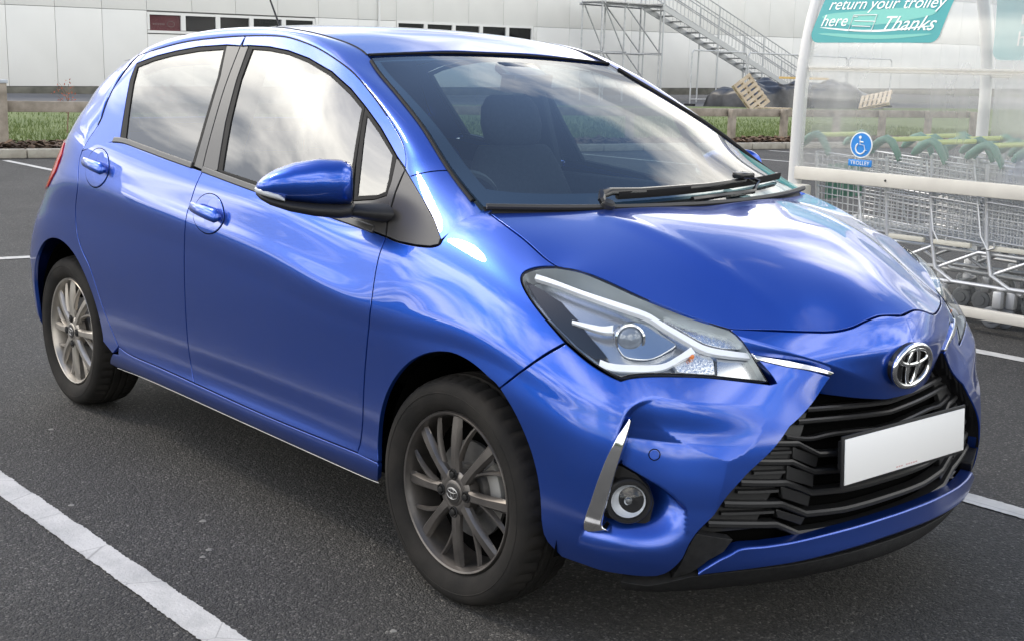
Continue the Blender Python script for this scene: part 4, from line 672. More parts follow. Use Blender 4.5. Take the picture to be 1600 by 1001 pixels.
for side in (0, 1):
    mir = bool(side); P = lambda *a, **k: panel(*a, mirror=mir, **k)
    # doors
    _hole = lambda key: [(LINES[key][0][0]+.018+.040*math.cos(t), LINES[key][0][1]+.006+.054*math.sin(t)) for t in np.linspace(0,2*np.pi,40,endpoint=False)]
    fd = P('front_door', body, rev(ln('gapF'))+ln('belt_f')[::-1]+ln('gapB')+ln('doorbot_f')[::-1], 'paint', car, holes=[_hole('handle_f')])
    rd = P('rear_door', body, rev(ln('gapB'))+ln('belt_r')[::-1]+ln('rear_edge')[::-1]+rev(ln('doorbot_r')), 'paint', car, holes=[_hole('handle_r')])
    # wings, quarter, sill
    af = ln('arch_f'); af_back, af_front = cut(af, LINES['arch_f_split'][0])
    tip = LINES['tri_bot'][-1]; top0 = LINES['fendtop'][0]
    P('front_wing', body, ln('gapF')+[ (LINES['gapF'][-1][0]+.004, .1275), (LINES['arch_f'][4][0]-.002,.1275)]+af_back[5:]+ln('bump_gap')+rev(ln('hl_back'))+rev(ln('fendtop'))+[(top0[0]-.012,.925),(tip[0]+.004,.925)]+rev(ln('tri_bot')), 'paint', car, sp=.013)
    ar = ln('arch_r')
    q0 = ar[6:]
    P('sill', body, rev(ln('sillbot'))+[(ARCH_R[-1][0]+.012,.05), (LINES['rear_edge'][0][0]-.050,.118)]+[(LINES['rear_edge'][0][0],.1235)]+rev(ln('doorbot_r'))+rev(ln('doorbot_f'))+[(LINES['arch_f'][4][0]-.002,.1275)]+rev(af_back[:5]), 'paint', car, gap=.0015)
    P('quarter_panel', body, [(.55,.06),(ARCH_R[0][0]-.006,.06)]+ARCH_R+[(LINES['rear_edge'][0][0]-.050,.118)]+ln('rear_edge')+[(1.545,.815),(1.51,.85),(1.43,.892),(.55,.892)], 'paint', car, sp=.018)
    skin('quarter_top', quarter_top, 24, 30, 'paint', car, mirror=mir)
    # upper door frames on the glasshouse skin
    drip = ln('g_drip'); gb = ln('g_gapB'); i0 = int(np.argmin([abs(q[0]-gb[0][0])+abs(q[1]-gb[0][1]) for q in drip]))
    rs = ln('g_rseal'); fs = ln('g_fseal'); qs = ln('g_qseal')
    P('door_frame', green, drip[:i0+1]+[gb[0],(gb[0][0]-.006,1.428)]+[rs[4],rs[3],rs[2],rs[1],rs[0],rs[13],rs[12],rs[11]]+[(rs[11][0]-.06,rs[11][1]-.01)], 'paint', rd, flip=FLIPG, sp=.014)
    P('pillar_trim', green, [(gb[0][0]-.004,1.428)]+gb[4:]+[rs[8],rs[7],rs[6],rs[5],rs[4]], 'pillar_film', rd, flip=FLIPG, off=.001)
    P('door_frame', green, drip[i0:]+[qs[2],qs[1],qs[0],fs[6],fs[5],fs[4],fs[3],fs[2],fs[1],fs[0],(gb[0][0]+.006,1.428)], 'paint', fd, flip=FLIPG, sp=.014)
    P('pillar_trim', green, [(gb[0][0]+.006,1.428),fs[0],fs[14],fs[13],fs[12],gb[-1]]+rev(gb[3:-1]), 'pillar_film', fd, flip=FLIPG, off=.001)
    # glass and seals
    rw, fw, qg = ln('g_rwin'), ln('g_fwin'), ln('g_quarter')
    P('window_glass', green, rw, 'side_glass', rd, flip=FLIPG, gap=-.006, off=-.004, depth=.003)
    P('window_glass', green, fw, 'side_glass', fd, flip=FLIPG, gap=-.006, off=-.004, depth=.003)
    P('quarter_glass', green, qg, 'side_glass', fd, flip=FLIPG, gap=-.004, off=-.003, depth=.003)
    P('window_seal', green, rs, 'rubber', rd, flip=FLIPG, holes=[rw], gap=.0008, off=-.0005, bev=.001, sp=.01)
    P('window_seal', green, fs, 'rubber', fd, flip=FLIPG, holes=[fw], gap=.0008, off=-.0005, bev=.001, sp=.01)
    P('window_seal', green, qs, 'rubber', fd, flip=FLIPG, holes=[qg], gap=.0008, off=-.0005, bev=.001, sp=.01)
    gF = ln('g_gapF'); tri = ln('g_tri'); gbelt = ln('g_belt')
    P('mirror_sail', green, [qs[2]]+[tri[0]]+gF[1:]+[(gF[-1][0]-.10, gF[-1][1]+.012),(-.66,.972),(-.66,1.0),fs[9]]+[qs[6],qs[5],qs[4],qs[3]], 'pillar_film', fd, flip=FLIPG, off=.002)
    P('wing_trim', green, tri, 'pillar_film', car, flip=FLIPG, off=.003, gap=.0015, depth=.02)
    # waist mouldings
    for who, x0, x1 in ((rd,-2.035,-1.349),(fd,-1.343,-.36)):
        pts = [q for q in gbelt if x0 <= q[0] <= x1]; P('waist_moulding', green, [(q[0],q[1]-.004) for q in pts]+[(q[0],q[1]+.016) for q in reversed(pts)], 'pillar_film', who, flip=FLIPG, off=.006, gap=0, sp=.012, bev=.004, depth=.008)
    # roof rail and A-pillar
    def rail_n(u, w):
        e = 2e-3; a_ = rail(np.clip(u+e,0,1), w)-rail(np.clip(u-e,0,1), w); b_ = rail(u, np.clip(w+e,0,1))-rail(u, np.clip(w-e,0,1)); n = np.cross(a_, b_); n /= np.linalg.norm(n,axis=-1)[...,None]; n *= np.where(n[...,1]*-.6+n[...,2]*.6 < 0, -1, 1)[...,None]
        nb2 = normals(body, _sv0[0]*(1-w)+_sv1[0]*w, _sv0[1]*(1-w)+_sv1[1]*w); k = (np.clip(1-u/.13,0,1)**1.5)[...,None]; n = n*(1-k)+nb2*k; return n/np.linalg.norm(n,axis=-1)[...,None]
    skin('roof_rail', lambda u, w: rail(u, w), 110, 14, 'paint', car, mirror=mir, flip=True, nfn=rail_n)
    mb = MB().tube([rail(np.array(u), np.array(.985))+np.array([0,0,.002]) for u in np.linspace(.03,.36,30)], .006, 6); mb.build('screen_seal', 'rubber', car, mirror=mir)
    mb = MB().tube([rail(np.array(u), np.array(.005))+np.array([0,-.001,-.003]) for u in np.linspace(.21,1,60)], .0030, 6); mb.build('door_seal', 'rubber', car, mirror=mir)
    mb = MB().tube([rail(np.array(u), np.array(1.0))+np.array([0,0,-.001]) for u in np.linspace(.38,1,50)], .004, 6); mb.build('roof_ditch', 'rubber', car, mirror=mir)
    mb = MB().tube([rail(np.array(.105), np.array(w)) for w in np.linspace(.02,.97,12)], .0016, 5); mb.build('panel_gap', 'void', car, mirror=mir)
    # front bumper
    aw = ln('wing_low'); wt_ = ln('wing_top')
    P('bumper_side', bumper, ln('bump_gap')+ln('hl_bot')[1:]+ln('hl_bot2')[1:]+wt_[1:]+ln('wing_edge')[1:]+[q for q in aw[1:] if q[0] > 4.175]+[(4.160,.088),(4.142,.097),(4.130,.112)]+[q for q in rev(af_front)[1:] if q[1] > .135], 'paint', car, sp=.0075, depth=.03, bev=.002, lines=scoop_lines)
    MB().tube([body(*q)+np.array([0,.004,-.004]) for q in ln('sillbot')], .0013, 5).build('sill_highlight', 'cap_grey', car, mirror=mir)  # pale strip along the sill flange, painting its highlight
    # headlamp
    hl = ln('hl_back')+ln('hl_bot')[1:]+ln('hl_bot2')[1:]+ln('hl_in')[1:]+ln('hl_top')[1:]
    lamp = P('headlamp', body, hl, 'lens_glass', car, gap=.003, off=.001, depth=.004, sp=.014, bev=.003)
    P('lamp_bowl', body, hl, 'lamp_grey', lamp, gap=.005, off=-.050, depth=.004, sp=.016)
    skinring = dens(inset(clean(hl if area(clean(hl)) > 0 else rev(hl)), .004), .01)
    a = body(skinring[:,0], skinring[:,1]); nn = normals(body, skinring[:,0], skinring[:,1]); k = len(a)
    mesh('lamp_wall', np.vstack([a-nn*.004, a-nn*.052]), [(i,(i+1)%k,k+(i+1)%k,k+i) for i in range(k)], 'lamp_wall', lamp, True, None, mir)
    mb = MB().tube(list(a+nn*.0003), .0014, 5, closed=True); mb.build('lamp_gasket', 'rubber', lamp, mirror=mir)
    offp = lambda q, d: body(np.array(q[0]), np.array(q[1]))+normals(body, np.array(q[0]), np.array(q[1]))*d
    def strip(nm, key, w0, w1, d, m):
        q = dens(ln(key), .012, False); t = np.gradient(q, axis=0); t /= np.linalg.norm(t,axis=1)[:,None]; nr = np.stack([-t[:,1],t[:,0]],1); w = np.linspace(w0, w1, len(q))[:,None]
        P(nm, body, list(map(tuple, q+nr*w))+rev(list(map(tuple, q-nr*w))), m, lamp, off=d, gap=.0003, depth=.012, sp=.009, bev=.002)
    strip('light_guide', 'drl_up', .007, .010, -.012, 'led'); strip('light_guide', 'drl_low', .007, .010, -.012, 'led'); strip('light_guide', 'wing_strip', .006, .011, -.012, 'led')
    P('lamp_bezel', body, ln('dark'), 'gloss_black', lamp, off=-.022, gap=.0, sp=.012)
    P('projector_shroud', body, ln('housing'), 'satin_chrome', lamp, off=-.028, gap=0, sp=.008, depth=.02, bev=.006)
    P('high_beam_reflector', body, ln('highbeam'), 'facet', lamp, off=-.026, gap=0, sp=.012)
    P('indicator_reflector', body, ln('turn'), 'facet', lamp, off=-.028, gap=0, sp=.012)
    P('side_reflector', body, ln('clearbox'), 'satin_chrome', lamp, off=-.03, gap=0, sp=.012)
    c = offp(LINES['proj'][0], -.026); ax = Vector((.80,-.60,.05))
    MB().lathe([(.036,-.02),(.036,.006),(.031,.008),(.029,.0)], c, ax, 32).build('projector_ring', 'chrome', lamp, mirror=mir)
    MB().lathe([(.030,.0),(.028,.006),(.022,.013),(.012,.018),(.0,.020)], c, ax, 32).build('projector_lens', 'eye_glass', lamp, mirror=mir)
    c = offp(LINES['bulb'][0], -.018); MB().lathe([(.007,-.02),(.007,.0),(.005,.004),(0,.006)], c, ax, 16).build('indicator_bulb', 'amber', lamp, mirror=mir)
    P('chrome_bar', body, ln('chrome_bar'), 'chrome', car, off=.004, gap=-.0008, sp=.008, depth=.012, bev=.003)
    # fog lamp corner
    P('fog_lamp_trim', body, ln('chromeL'), 'chrome', car, off=.003, gap=-.001, sp=.008, depth=.03, bev=.004)
    fa = Vector((.78,-.62,-.02)); c = offp(LINES['fogc'][0], -.030)
    fog = MB().lathe([(.054,-.05),(.054,.0),(.051,.004),(.044,.004),(.041,-.002),(.041,-.02)], c, fa, 40).build('fog_lamp', 'black_plastic', car, mirror=mir)
    MB().lathe([(.040,-.006),(.036,.004),(.025,.010),(.012,.013),(0,.014)], c, fa, 32).build('lens', 'fog_glass', fog, mirror=mir)
    MB().lathe([(.040,-.002),(.034,-.012),(.022,-.022),(.008,-.027),(0,-.028)], c, fa, 32).build('reflector', 'reflector', fog, mirror=mir)
    MB().lathe([(.010,-.026),(.010,-.004),(.007,.0),(0,.001)], c, fa, 16).build('bulb_cap', 'satin_chrome', fog, mirror=mir)
    bz = [(_s_, _v_) for _s_, _v_ in [(4.300,.385),(4.335,.385),(4.375,.362),(4.408,.315),(4.425,.26),(4.415,.205),(4.385,.172),(4.33,.163),(4.29,.168),(4.287,.28)]]
    P('fog_bezel', body, bz, 'black_plastic', fog, off=-.045, gap=0, sp=.012, depth=.02, bev=.004)
    c = offp(LINES['sensor'][0], 0); q = LINES['sensor'][0]; c = bumper(np.array(q[0]), np.array(q[1])); n_ = normals(bumper, np.array(q[0]), np.array(q[1]))
    MB().lathe([(.013,-.004),(.013,.0008),(.0115,.0008),(.0112,-.0012),(.0102,-.0012),(.0100,.0016),(0,.0016)], c, n_, 24).build('parking_sensor', 'paint', car, mirror=mir)
    _u = np.cross(n_, [0,0,1.]); _u /= np.linalg.norm(_u); _w = np.cross(n_, _u)
    MB().tube([c+n_*.0012+(_u*math.cos(t)+_w*math.sin(t))*.0128 for t in np.linspace(0,2*np.pi,28,endpoint=False)], .0013, 5, closed=True).build('sensor_gap', 'void', car, mirror=mir)
    # door handles
    for key, who, nmx in (('handle_f', fd, 0), ('handle_r', rd, 0)):
        s0, v0 = LINES[key][0]; fn = body
        th = np.linspace(0, 2*np.pi, 48, endpoint=False)
        el = [(s0+.098*math.cos(t), v0+.072*math.sin(t)) for t in th]
        pts = [offp(q, .0006) for q in el]
        P('handle_cup', body, el, 'paint', who, off=.0035, gap=.0, sp=.010, bev=.004, depth=.004, holes=[_hole(key)])
        MB().tube(pts, .0013, 5, closed=True).build('cup_gap', 'void', who, mirror=mir)
        hc = np.array(_hole(key)); cen = hc.mean(0); rgs = []
        for kk, dd in ((1.03,.003),(1.0,-.004),(.97,-.016),(.88,-.028),(.6,-.035),(.3,-.037)):
            rgs.append([offp(tuple(cen+(q-cen)*kk), dd) for q in hc])
        MB().loft(rgs).build('finger_recess', 'paint', who, mirror=mir, sharp=50)
        rings = []
        for f in np.linspace(0, 1, 15):
            ss = s0-.092+.190*f; vv = v0+.012-.006*f; lift = .016+.020*math.sin(math.pi*min(1,max(0,f)))**.6
            hw = .0155+.006*f if 0 < f < 1 else .010; cc_ = offp((ss, vv), lift); nn_ = normals(body, np.array(ss), np.array(vv)); up = np.array([0,0,1.])-nn_*nn_[2]; up /= np.linalg.norm(up)
            rings.append([cc_+nn_*(.0075*math.sin(t))+up*hw*math.cos(t) for t in np.linspace(0,2*np.pi,14,endpoint=False)])
        MB().loft(rings).build('handle', 'paint', who, mirror=mir, sharp=60)
    # door mirror
    def ringat(w, zt, zb, hx, nrm_n=20, p=2.6):
        ax_ = np.array([-.435,-.825,0])*(1-w)+(np.array([-.565,-1.045,0]) if not mir else np.array([-.66,-.86,0]))*w; d = np.array([.85,-.52,0]); zc = (zt+zb)/2; hz = (zt-zb)/2; out = []
        for k in range(24):
            t = 2*math.pi*k/24; a_, b_ = math.cos(t), math.sin(t)
            out.append(ax_+d*(math.copysign(abs(a_)**(2/p),a_)*hx)+np.array([0,0,zc+math.copysign(abs(b_)**(2/p),b_)*hz]))
        return out
    ws_ = [(0,1.105,1.012,.045),(.03,1.117,1.006,.058),(.12,1.124,1.003,.068),(.35,1.126,1.004,.072),(.6,1.115,1.010,.068),(.8,1.096,1.018,.058),(.92,1.077,1.026,.044),(.98,1.062,1.034,.026),(1.0,1.052,1.040,.008)]
    cap_ = MB().loft([ringat(*w) for w in ws_]).build('door_mirror', 'paint', fd, mirror=mir, sharp=50)
    ws2 = [(-.02,1.006,.978,.040),(.03,1.009,.970,.060),(.15,1.010,.968,.068),(.4,1.012,.974,.070),(.65,1.018,.986,.066),(.85,1.026,1.002,.054),(.95,1.034,1.016,.036),(1.0,1.038,1.028,.012)]
    MB().loft([ringat(*w) for w in ws2]).build('mirror_base', 'black_plastic', fd, mirror=mir, sharp=50)
    ws3 = [(.70,1.024,1.015,.0660),(.76,1.038,1.016,.0632),(.87,1.046,1.022,.0530),(.95,1.050,1.028,.0385),(1.0,1.050,1.034,.022),(1.012,1.047,1.037,.01)]
    MB().loft([ringat(*w) for w in ws3]).build('mirror_indicator', 'indicator_lens', fd, mirror=mir, sharp=50)
    MB().loft([[(x+hx*a_, y+hy*b_*.3, z+hz*b_) for a_, b_ in [(math.cos(t), math.sin(t)) for t in np.linspace(0,2*np.pi,16,endpoint=False)]] for x,y,z,hx,hz,hy in [(-.372,-.775,.986,.062,.026,.02),(-.395,-.805,.988,.058,.021,.02),(-.43,-.835,.990,.05,.016,.02),(-.46,-.87,.990,.045,.012,.02)]]).build('mirror_arm', 'black_plastic', fd, mirror=mir, sharp=60)
    # tail lamp
    P('tail_lamp', body, [(.62,.66),(1.02,.655),(1.17,.66),(1.27,.70),(1.30,.76),(1.27,.80),(.62,.82)], 'red_lens', car, off=.006, gap=0, sp=.015, bev=.004)
# --- centre pieces across the nose
def both(l, close=True):
    """near-side line continued to its mirror image"""
    m = [(2*SM-s, v) for s, v in reversed(l)]; return l+m[0 if l[-1][0] < SM-.004 else 1:]
nt = ln('nose_top')[:-1]; nbq = ln('nose_bot')
panel('nose_panel', nose, both(nt)+rev(both([(nt[0][0]+.004,.868)]+nbq[:-1])), 'paint', car, sp=.010, depth=.02, gap=.002, lines=[[(a_, b_+d) for a_, b_ in both([tuple(q) for q in NC[:-1]])] for d in (.008,.002,-.004,-.010)])
lt = ln('lip_top'); lb = rev(ln('lip_bot'))
panel('bumper_lip', body, both(lt)+rev(both(lb)), 'paint', car, sp=.012, depth=.03, off=.004, bev=.006)
wl = ln('wing_low')
panel('lower_spoiler', body, both([(4.34,.066),(4.42,.062),(4.47,.078)]+[(q[0],q[1]-.004) for q in lb])+rev(both([(4.34,.030),(4.42,.008),(4.8,.006),(5.12,.006)])), 'grain_plastic', car, off=-.004, sp=.02, depth=.03)
panel('bumper_filler', body, [wl[0],(wl[0][0]+.10,.178),(4.602,.149),(4.563,.132),(4.524,.0988),(4.475,.082),wl[6],wl[3]], 'grain_plastic', car, off=-.008, sp=.014, depth=.03)
panel('bumper_filler', body, [wl[0],(wl[0][0]+.10,.178),(4.602,.149),(4.563,.132),(4.524,.0988),(4.475,.082),wl[6],wl[3]], 'grain_plastic', car, off=-.008, sp=.014, depth=.03, mirror=True)
we = ln('wing_edge')
gp = [(we[0][0]-.05, .76)]+[(q[0]-.02, q[1]) for q in we]+[(4.55,.14)]
panel('grille_backing', body, both(gp)+rev(both([(4.6,.12),(5.1,.14)]))[:0]+[(2*SM-4.55,.14),(4.55,.14)][:0], 'void', car, off=-.075, sp=.03, depth=.01)
gro = [(we[0][0], we[0][1])]+we[1:]
def bar(key, hv=.010, d0=-.028, d1=-.060, m='grille_black', end=None):
    q = ln(key); q = [p for p in q if p[0] < SM-.003]
    if end is None: q = both(q)
    else: q = q+[(end, q[-1][1])]
    def one(q, mir=False):
        q = dens(q, .02, False); n = normals(body, q[:,0], q[:,1]); p = body(q[:,0], q[:,1]); up = np.array([0,0,1.])
        prof = [(d0-.004, hv), (d0, hv*.35), (d0, -hv*.55), (d0-.006, -hv), (d1, -hv*.7), (d1, hv*1.2)]
        MB().loft([[a+b*o+up*z for o, z in prof] for a, b in zip(p, n)]).build('grille_slat', m, car, mirror=mir, sharp=30)
    one(q)
    if end is not None: one(q, True)
for k in ('sl1','sl2'): bar(k, .007)
bar('sl3', .006, -.035)
bar('z1', .0075, end=5.02); bar('z2', .0075, end=5.02)
for k in ('z3','z4','z5'): bar(k, .0085)
# short ribs between the stepped slats
for k, (a, b) in enumerate((('z1','z2'),('z2','z3'),('z3','z4'),('z4','z5'))):
    qa, qb = ln(a), ln(b)
    for mir in (False, True):
        for f0, f1 in ((.0,.85),):
            st = qb[0][0]*.5+qa[0][0]*.5+.015; en = qa[1][0]-.02
            v = (qa[0][1]+qb[0][1])/2
            if en-st > .03:
                q = dens([(st,v),(en,v-.004)], .02, False); n = normals(body, q[:,0], q[:,1]); p = body(q[:,0], q[:,1]); up = np.array([0,0,1.])
                MB().loft([[a_+b_*o+up*z for o, z in [(-.034,.003),(-.033,-.003),(-.05,-.006),(-.05,.006)]] for a_, b_ in zip(p, n)]).build('grille_rib', 'grille_black', car, mirror=mir)
        # diamond step plates behind the slat kinks
        d = [(qa[1][0]-.012,qa[1][1]-.014),(qa[2][0]+.004,qa[2][1]-.012),(qb[2][0]+.012,qb[2][1]+.018),(qb[1][0]+.004,qb[1][1]+.018)]
        panel('grille_step', body, d, 'grille_black', car, off=-.036, gap=0, sp=.02, bev=.003, mirror=mir)
# left/right upright webs of the grille
for mir in (False, True):
    panel('grille_side', body, [(we[0][0]-.03,we[0][1]-.04)]+[(q[0]-.01,q[1]) for q in we[1:]]+[(4.545,.178),(4.70,.185),(4.77,.35),(4.83,.545)], 'grille_flat', car, off=-.046, gap=0, sp=.03, mirror=mir)
    # return flange of the painted corner
    q = dens([(p[0]-.001,p[1]) for p in we], .02, False); p = body(q[:,0], q[:,1]); n = normals(body, q[:,0], q[:,1]); k = len(p)
    mesh('bumper_return', np.vstack([p-n*.004, p-n*.075]), [(i,i+1,k+i+1,k+i) for i in range(k-1)], 'gloss_black', car, True, None, mir)
# plate and emblem
pt = .064; pr = Matrix.Rotation(-pt, 3, 'Y')
pc = Vector((.800,0,.487))
plate = MB().box(pc+pr@Vector((-.004,0,0)), (.006,.536,.127), pr, .002).build('number_plate', 'black_plastic', car)
MB().box(pc+pr@Vector((.0005,0,0)), (.003,.52,.111), pr, .0012).build('plate_face', 'plate_white', plate)
MB().box(pc+pr@Vector((-.03,0,0)), (.05,.42,.07), pr).build('plate_bracket', 'black_plastic', plate)
for k in range(9):
    if k == 3: continue
    MB().box(pc+pr@Vector((.0024,-.045+k*.0105,-.0475)), (.0006,.007,.0032), pr).build('plate_print', 'plate_red', plate)
def ellring(a, b, cy, cz, r0, t0=0):
    return [(0, cy+a*math.cos(t), cz+b*math.sin(t)) for t in np.linspace(0, 2*np.pi, 56, endpoint=False)]
ec = Vector((.793,0,.688)); er = Matrix.Rotation(.12, 3, 'Y')
emb = None
eb = MB(); eb.loft([[tuple(ec+er@Vector((x, .079*k*math.cos(t), .055*k*math.sin(t)))) for t in np.linspace(0,2*np.pi,48,endpoint=False)] for x, k in ((-.035,1),(-.006,.98),(-.004,.9))]); emb = eb.build('emblem', 'gloss_black', car)
def ering(a, b, cz, r, nm):
    pts = [tuple(ec+er@Vector((.002, a*math.cos(t), cz+b*math.sin(t)))) for t in np.linspace(0,2*np.pi,64,endpoint=False)]
    MB().tube(pts, r, 10, closed=True).build(nm, 'chrome', emb, sharp=80)
ering(.076,.052,0,.0075,'emblem_ring'); ering(.058,.0195,.0235,.0058,'emblem_loop'); ering(.021,.047,.0005,.0056,'emblem_loop')
# --- bonnet, roof, windscreen, tailgate
he = [(float(p[0]), float(p[1])) for p in [body(*q) for q in ln('fendtop')[:-1]]]+[(x,-y) for x,y,z in LINES['hood_edge'][:-1]]+[(float(p[0]), float(p[1])) for p in [body(*q) for q in ln('nose_top')[:-1]]]+[(.755,0)]
rear = [(-.052+.15*(1-(t/.658)**2), t) for t in np.linspace(.658,-.658,25)]
front = [(x,y) for x,y in he]
hp = front+[(x,-y) for x,y in reversed(front[:-1])]+rear[1:-1]
bonnet = panel('bonnet', hood, hp, 'paint', car, sp=.018, gap=.0025, depth=.006, flip=FLIPH)
rp = [(x,-y+.004) for x,y,z in RE]+[(-2.62,-.25),(-2.64,0),(-2.62,.25)]+[(x,y-.004) for x,y,z in reversed(RE)]+[(-.842,.35),(-.858,.15),(-.862,0),(-.858,-.15),(-.842,-.35)]
panel('roof', roof, rp, 'paint', car, sp=.03, gap=0, depth=.02, flip=FLIPH)
sg = [(0.012,-.985),(.5,-.985),(.985,-.97),(.985,0),(.985,.97),(.5,.985),(.012,.985),(.012,0)]
def scr_m(a, b): return screen(a, b)
skin('windscreen', lambda u, w: screen(.01+.975*u, -.985+1.97*w), 30, 40, 'screen_glass', car, flip=FLIPS)
skin('screen_band', lambda u, w: screen(.01+.075*u*(1+.9*np.abs(2*w-1)**8), -.985+1.97*w)-np.array([.004,0,.004]), 6, 60, 'screen_band', car, flip=FLIPS)
for sd in (-1,1): skin('screen_band', lambda u, w: screen(.05+.93*u, sd*(.985-.05*w*(1+.5*(1-u))))-np.array([.004,0,.004]), 24, 4, 'screen_band', car)
skin('screen_band', lambda u, w: screen(.952+.035*u, -.985+1.97*w)-np.array([.004,0,.004]), 4, 30, 'screen_band', car)
MB().tube([screen(np.array(.995), np.array(y))+np.array([0,0,.003]) for y in np.linspace(-.99,.99,30)], .008, 6, flat=.6).build('screen_header_seal', 'rubber', car)
# cowl
cw = np.linspace(-1,1,41)
def cowl(u, w):
    y = (2*w-1); a = screen(0*y+.012, y*.99); hx = -.052+.15*(1-np.clip(np.abs(a[...,1])/.658,0,1)**2)-.004; yy = np.clip(a[...,1],-.655,.655); b = hood(hx, yy); b[...,2] -= .012; uu = u[...,None]
    return a*(1-uu)+b*uu-np.array([0,0,.006])*(4*uu*(1-uu))
skin('cowl', cowl, 8, 41, 'black_plastic', car, flip=True)
MB().tube([screen(np.array(.006), np.array(y))+np.array([.008,0,.004]) for y in np.linspace(-.985,.985,41)], .008, 6).build('cowl_strip', 'trim_rubber', car)
# wiper: pivot near the driver's side of centre, blade lying along the base of the glass
def onscr(t, y, d=.02):
    p = screen(np.array(t), np.array(y)); return p+np.array([.45,0,.89])*d
W = MB(); base = onscr(.0,-.16,.012)
wip = W.tube([onscr(-.004,-.50,.004), onscr(.018,-.515,.020), onscr(.036,-.50,.026), onscr(.046,-.45,.026), onscr(.048,-.30,.025), onscr(.056,.1,.027), onscr(.068,.42,.029)], [.014,.016,.014,.011,.009,.008,.006], 8, flat=.7).build('wiper_arm', 'gloss_black', car)
B_ = MB(); B_.loft([[onscr(t+a, y, d) for a, d in ((-.006,.008),(-.005,.020),(.0,.029),(.009,.024),(.012,.014),(.002,.007))] for t, y in zip(np.linspace(.040,.084,16), np.linspace(-.42,.86,16))]).build('wiper_blade', 'rubber', wip, sharp=30)
MB().tube([onscr(.012,-.05,.016), onscr(.020,.40,.020), onscr(.05,.50,.03), onscr(.085,.40,.040)], .008, 6).build('wiper_link', 'gloss_black', wip)
MB().box(onscr(.075,.40,.040), (.05,.05,.02), None, .006).build('blade_clip', 'gloss_black', wip)
MB().lathe([(.020,-.02),(.020,.008),(.014,.014),(0,.015)], onscr(.0,-.50,.012), (.4,0,.9), 16).build('wiper_pivot', 'black_plastic', wip)
# tailgate and rear glass
def gate(u, w):
    """u 0 bottom .. 1 roof, w across"""
    y = (2*w-1); z = 1.03+.36*u; hw = .69-.16*u; x = -2.86+.22*u+.05*np.sin(np.pi*u)*-1; return np.stack([x+.20*np.abs(y)**3*(1-.2*u), hw*y, z-.06*np.abs(y)**2.5*u], -1)
skin('tailgate_glass', lambda u, w: gate(.12+.86*u, .08+.84*w), 12, 24, 'side_glass', car)
for a_, b_, c_, d_ in ((0,.12,0,1),(.12,1,0,.08),(.12,1,.92,1)): skin('tailgate', lambda u, w: gate(a_+(b_-a_)*u, c_+(d_-c_)*w), 10, 16, 'paint', car)
panel('rear_bumper', body, both([(.56,.02),(.56,.95)])[::1] if False else [(.56,.03),(.56,.94),(-.56,.94),(-.56,.03)], 'paint', car, sp=.03)
# aerial
ae = tag(MB().tube([(-2.16,0,1.47),(-2.20,0,1.515),(-2.33,0,1.70)], [.008,.0045,.003], 8).build('aerial', 'black_plastic', car)); MB().lathe([(.024,0),(.020,.010),(.010,.026),(0,.03)], (-2.155,0,1.468), (-.2,0,1), 16).build('aerial_base', 'black_plastic', ae)
# inner shell behind the gaps, floor and wheel wells
for mir in (False, True):
    panel('inner_shell', body, [(1.0,.60),(1.0,.86),(3.30,.86),(3.62,.80),(3.98,.80),(4.0,.62),(3.95,.60)], 'void', car, off=-.013, gap=0, sp=.06, bev=.001, depth=.002, mirror=mir)
    panel('inner_shell', body, [(1.99,.06),(1.99,.60),(3.44,.60),(3.44,.06)], 'void', car, off=-.013, gap=0, sp=.06, bev=.001, depth=.002, mirror=mir)
    for cx, r, y1 in ((.035,.345,-.785),(-2.49,.345,-.775)):
        m = MB(); nseg = 30; rings = []
        pr_ = []
        for k in range(nseg+1):
            t = math.pi*(-.08+1.16*k/nseg); pr_.append((cx+r*math.cos(t), .325+r*math.sin(t)))
        V = [(x, y1, z) for x, z in pr_]+[(x, -.50, z) for x, z in pr_]; n = nseg+1; F = [(i,i+1,n+i+1,n+i) for i in range(nseg)]+[tuple(range(n, 2*n))]
        mesh('wheel_liner', np.array(V), F, 'void', car, True, None, mir, 40)
ub = MB(); ub.box((-1.25,0,.29), (1.75,1.46,.12), None, .02); ub.box((.30,0,.26), (.5,.9,.12), None, .03); ub.box((-2.82,0,.36), (.5,1.15,.2), None, .03); ub.build('underbody', 'void', car)
ex = MB(); ex.box((-1.95,-.66,.215), (.22,.03,.07), None, .008); ex.build('jack_bracket', 'void', car)
fw_ = MB(); fw_.box((-.02,0,.62), (.04,1.30,.62)); fw_.build('firewall', 'void', car)
fe = MB(); fe.box((.33,0,.50), (.62,.84,.36), None, .03); fe.build('engine_bay', 'void', car)
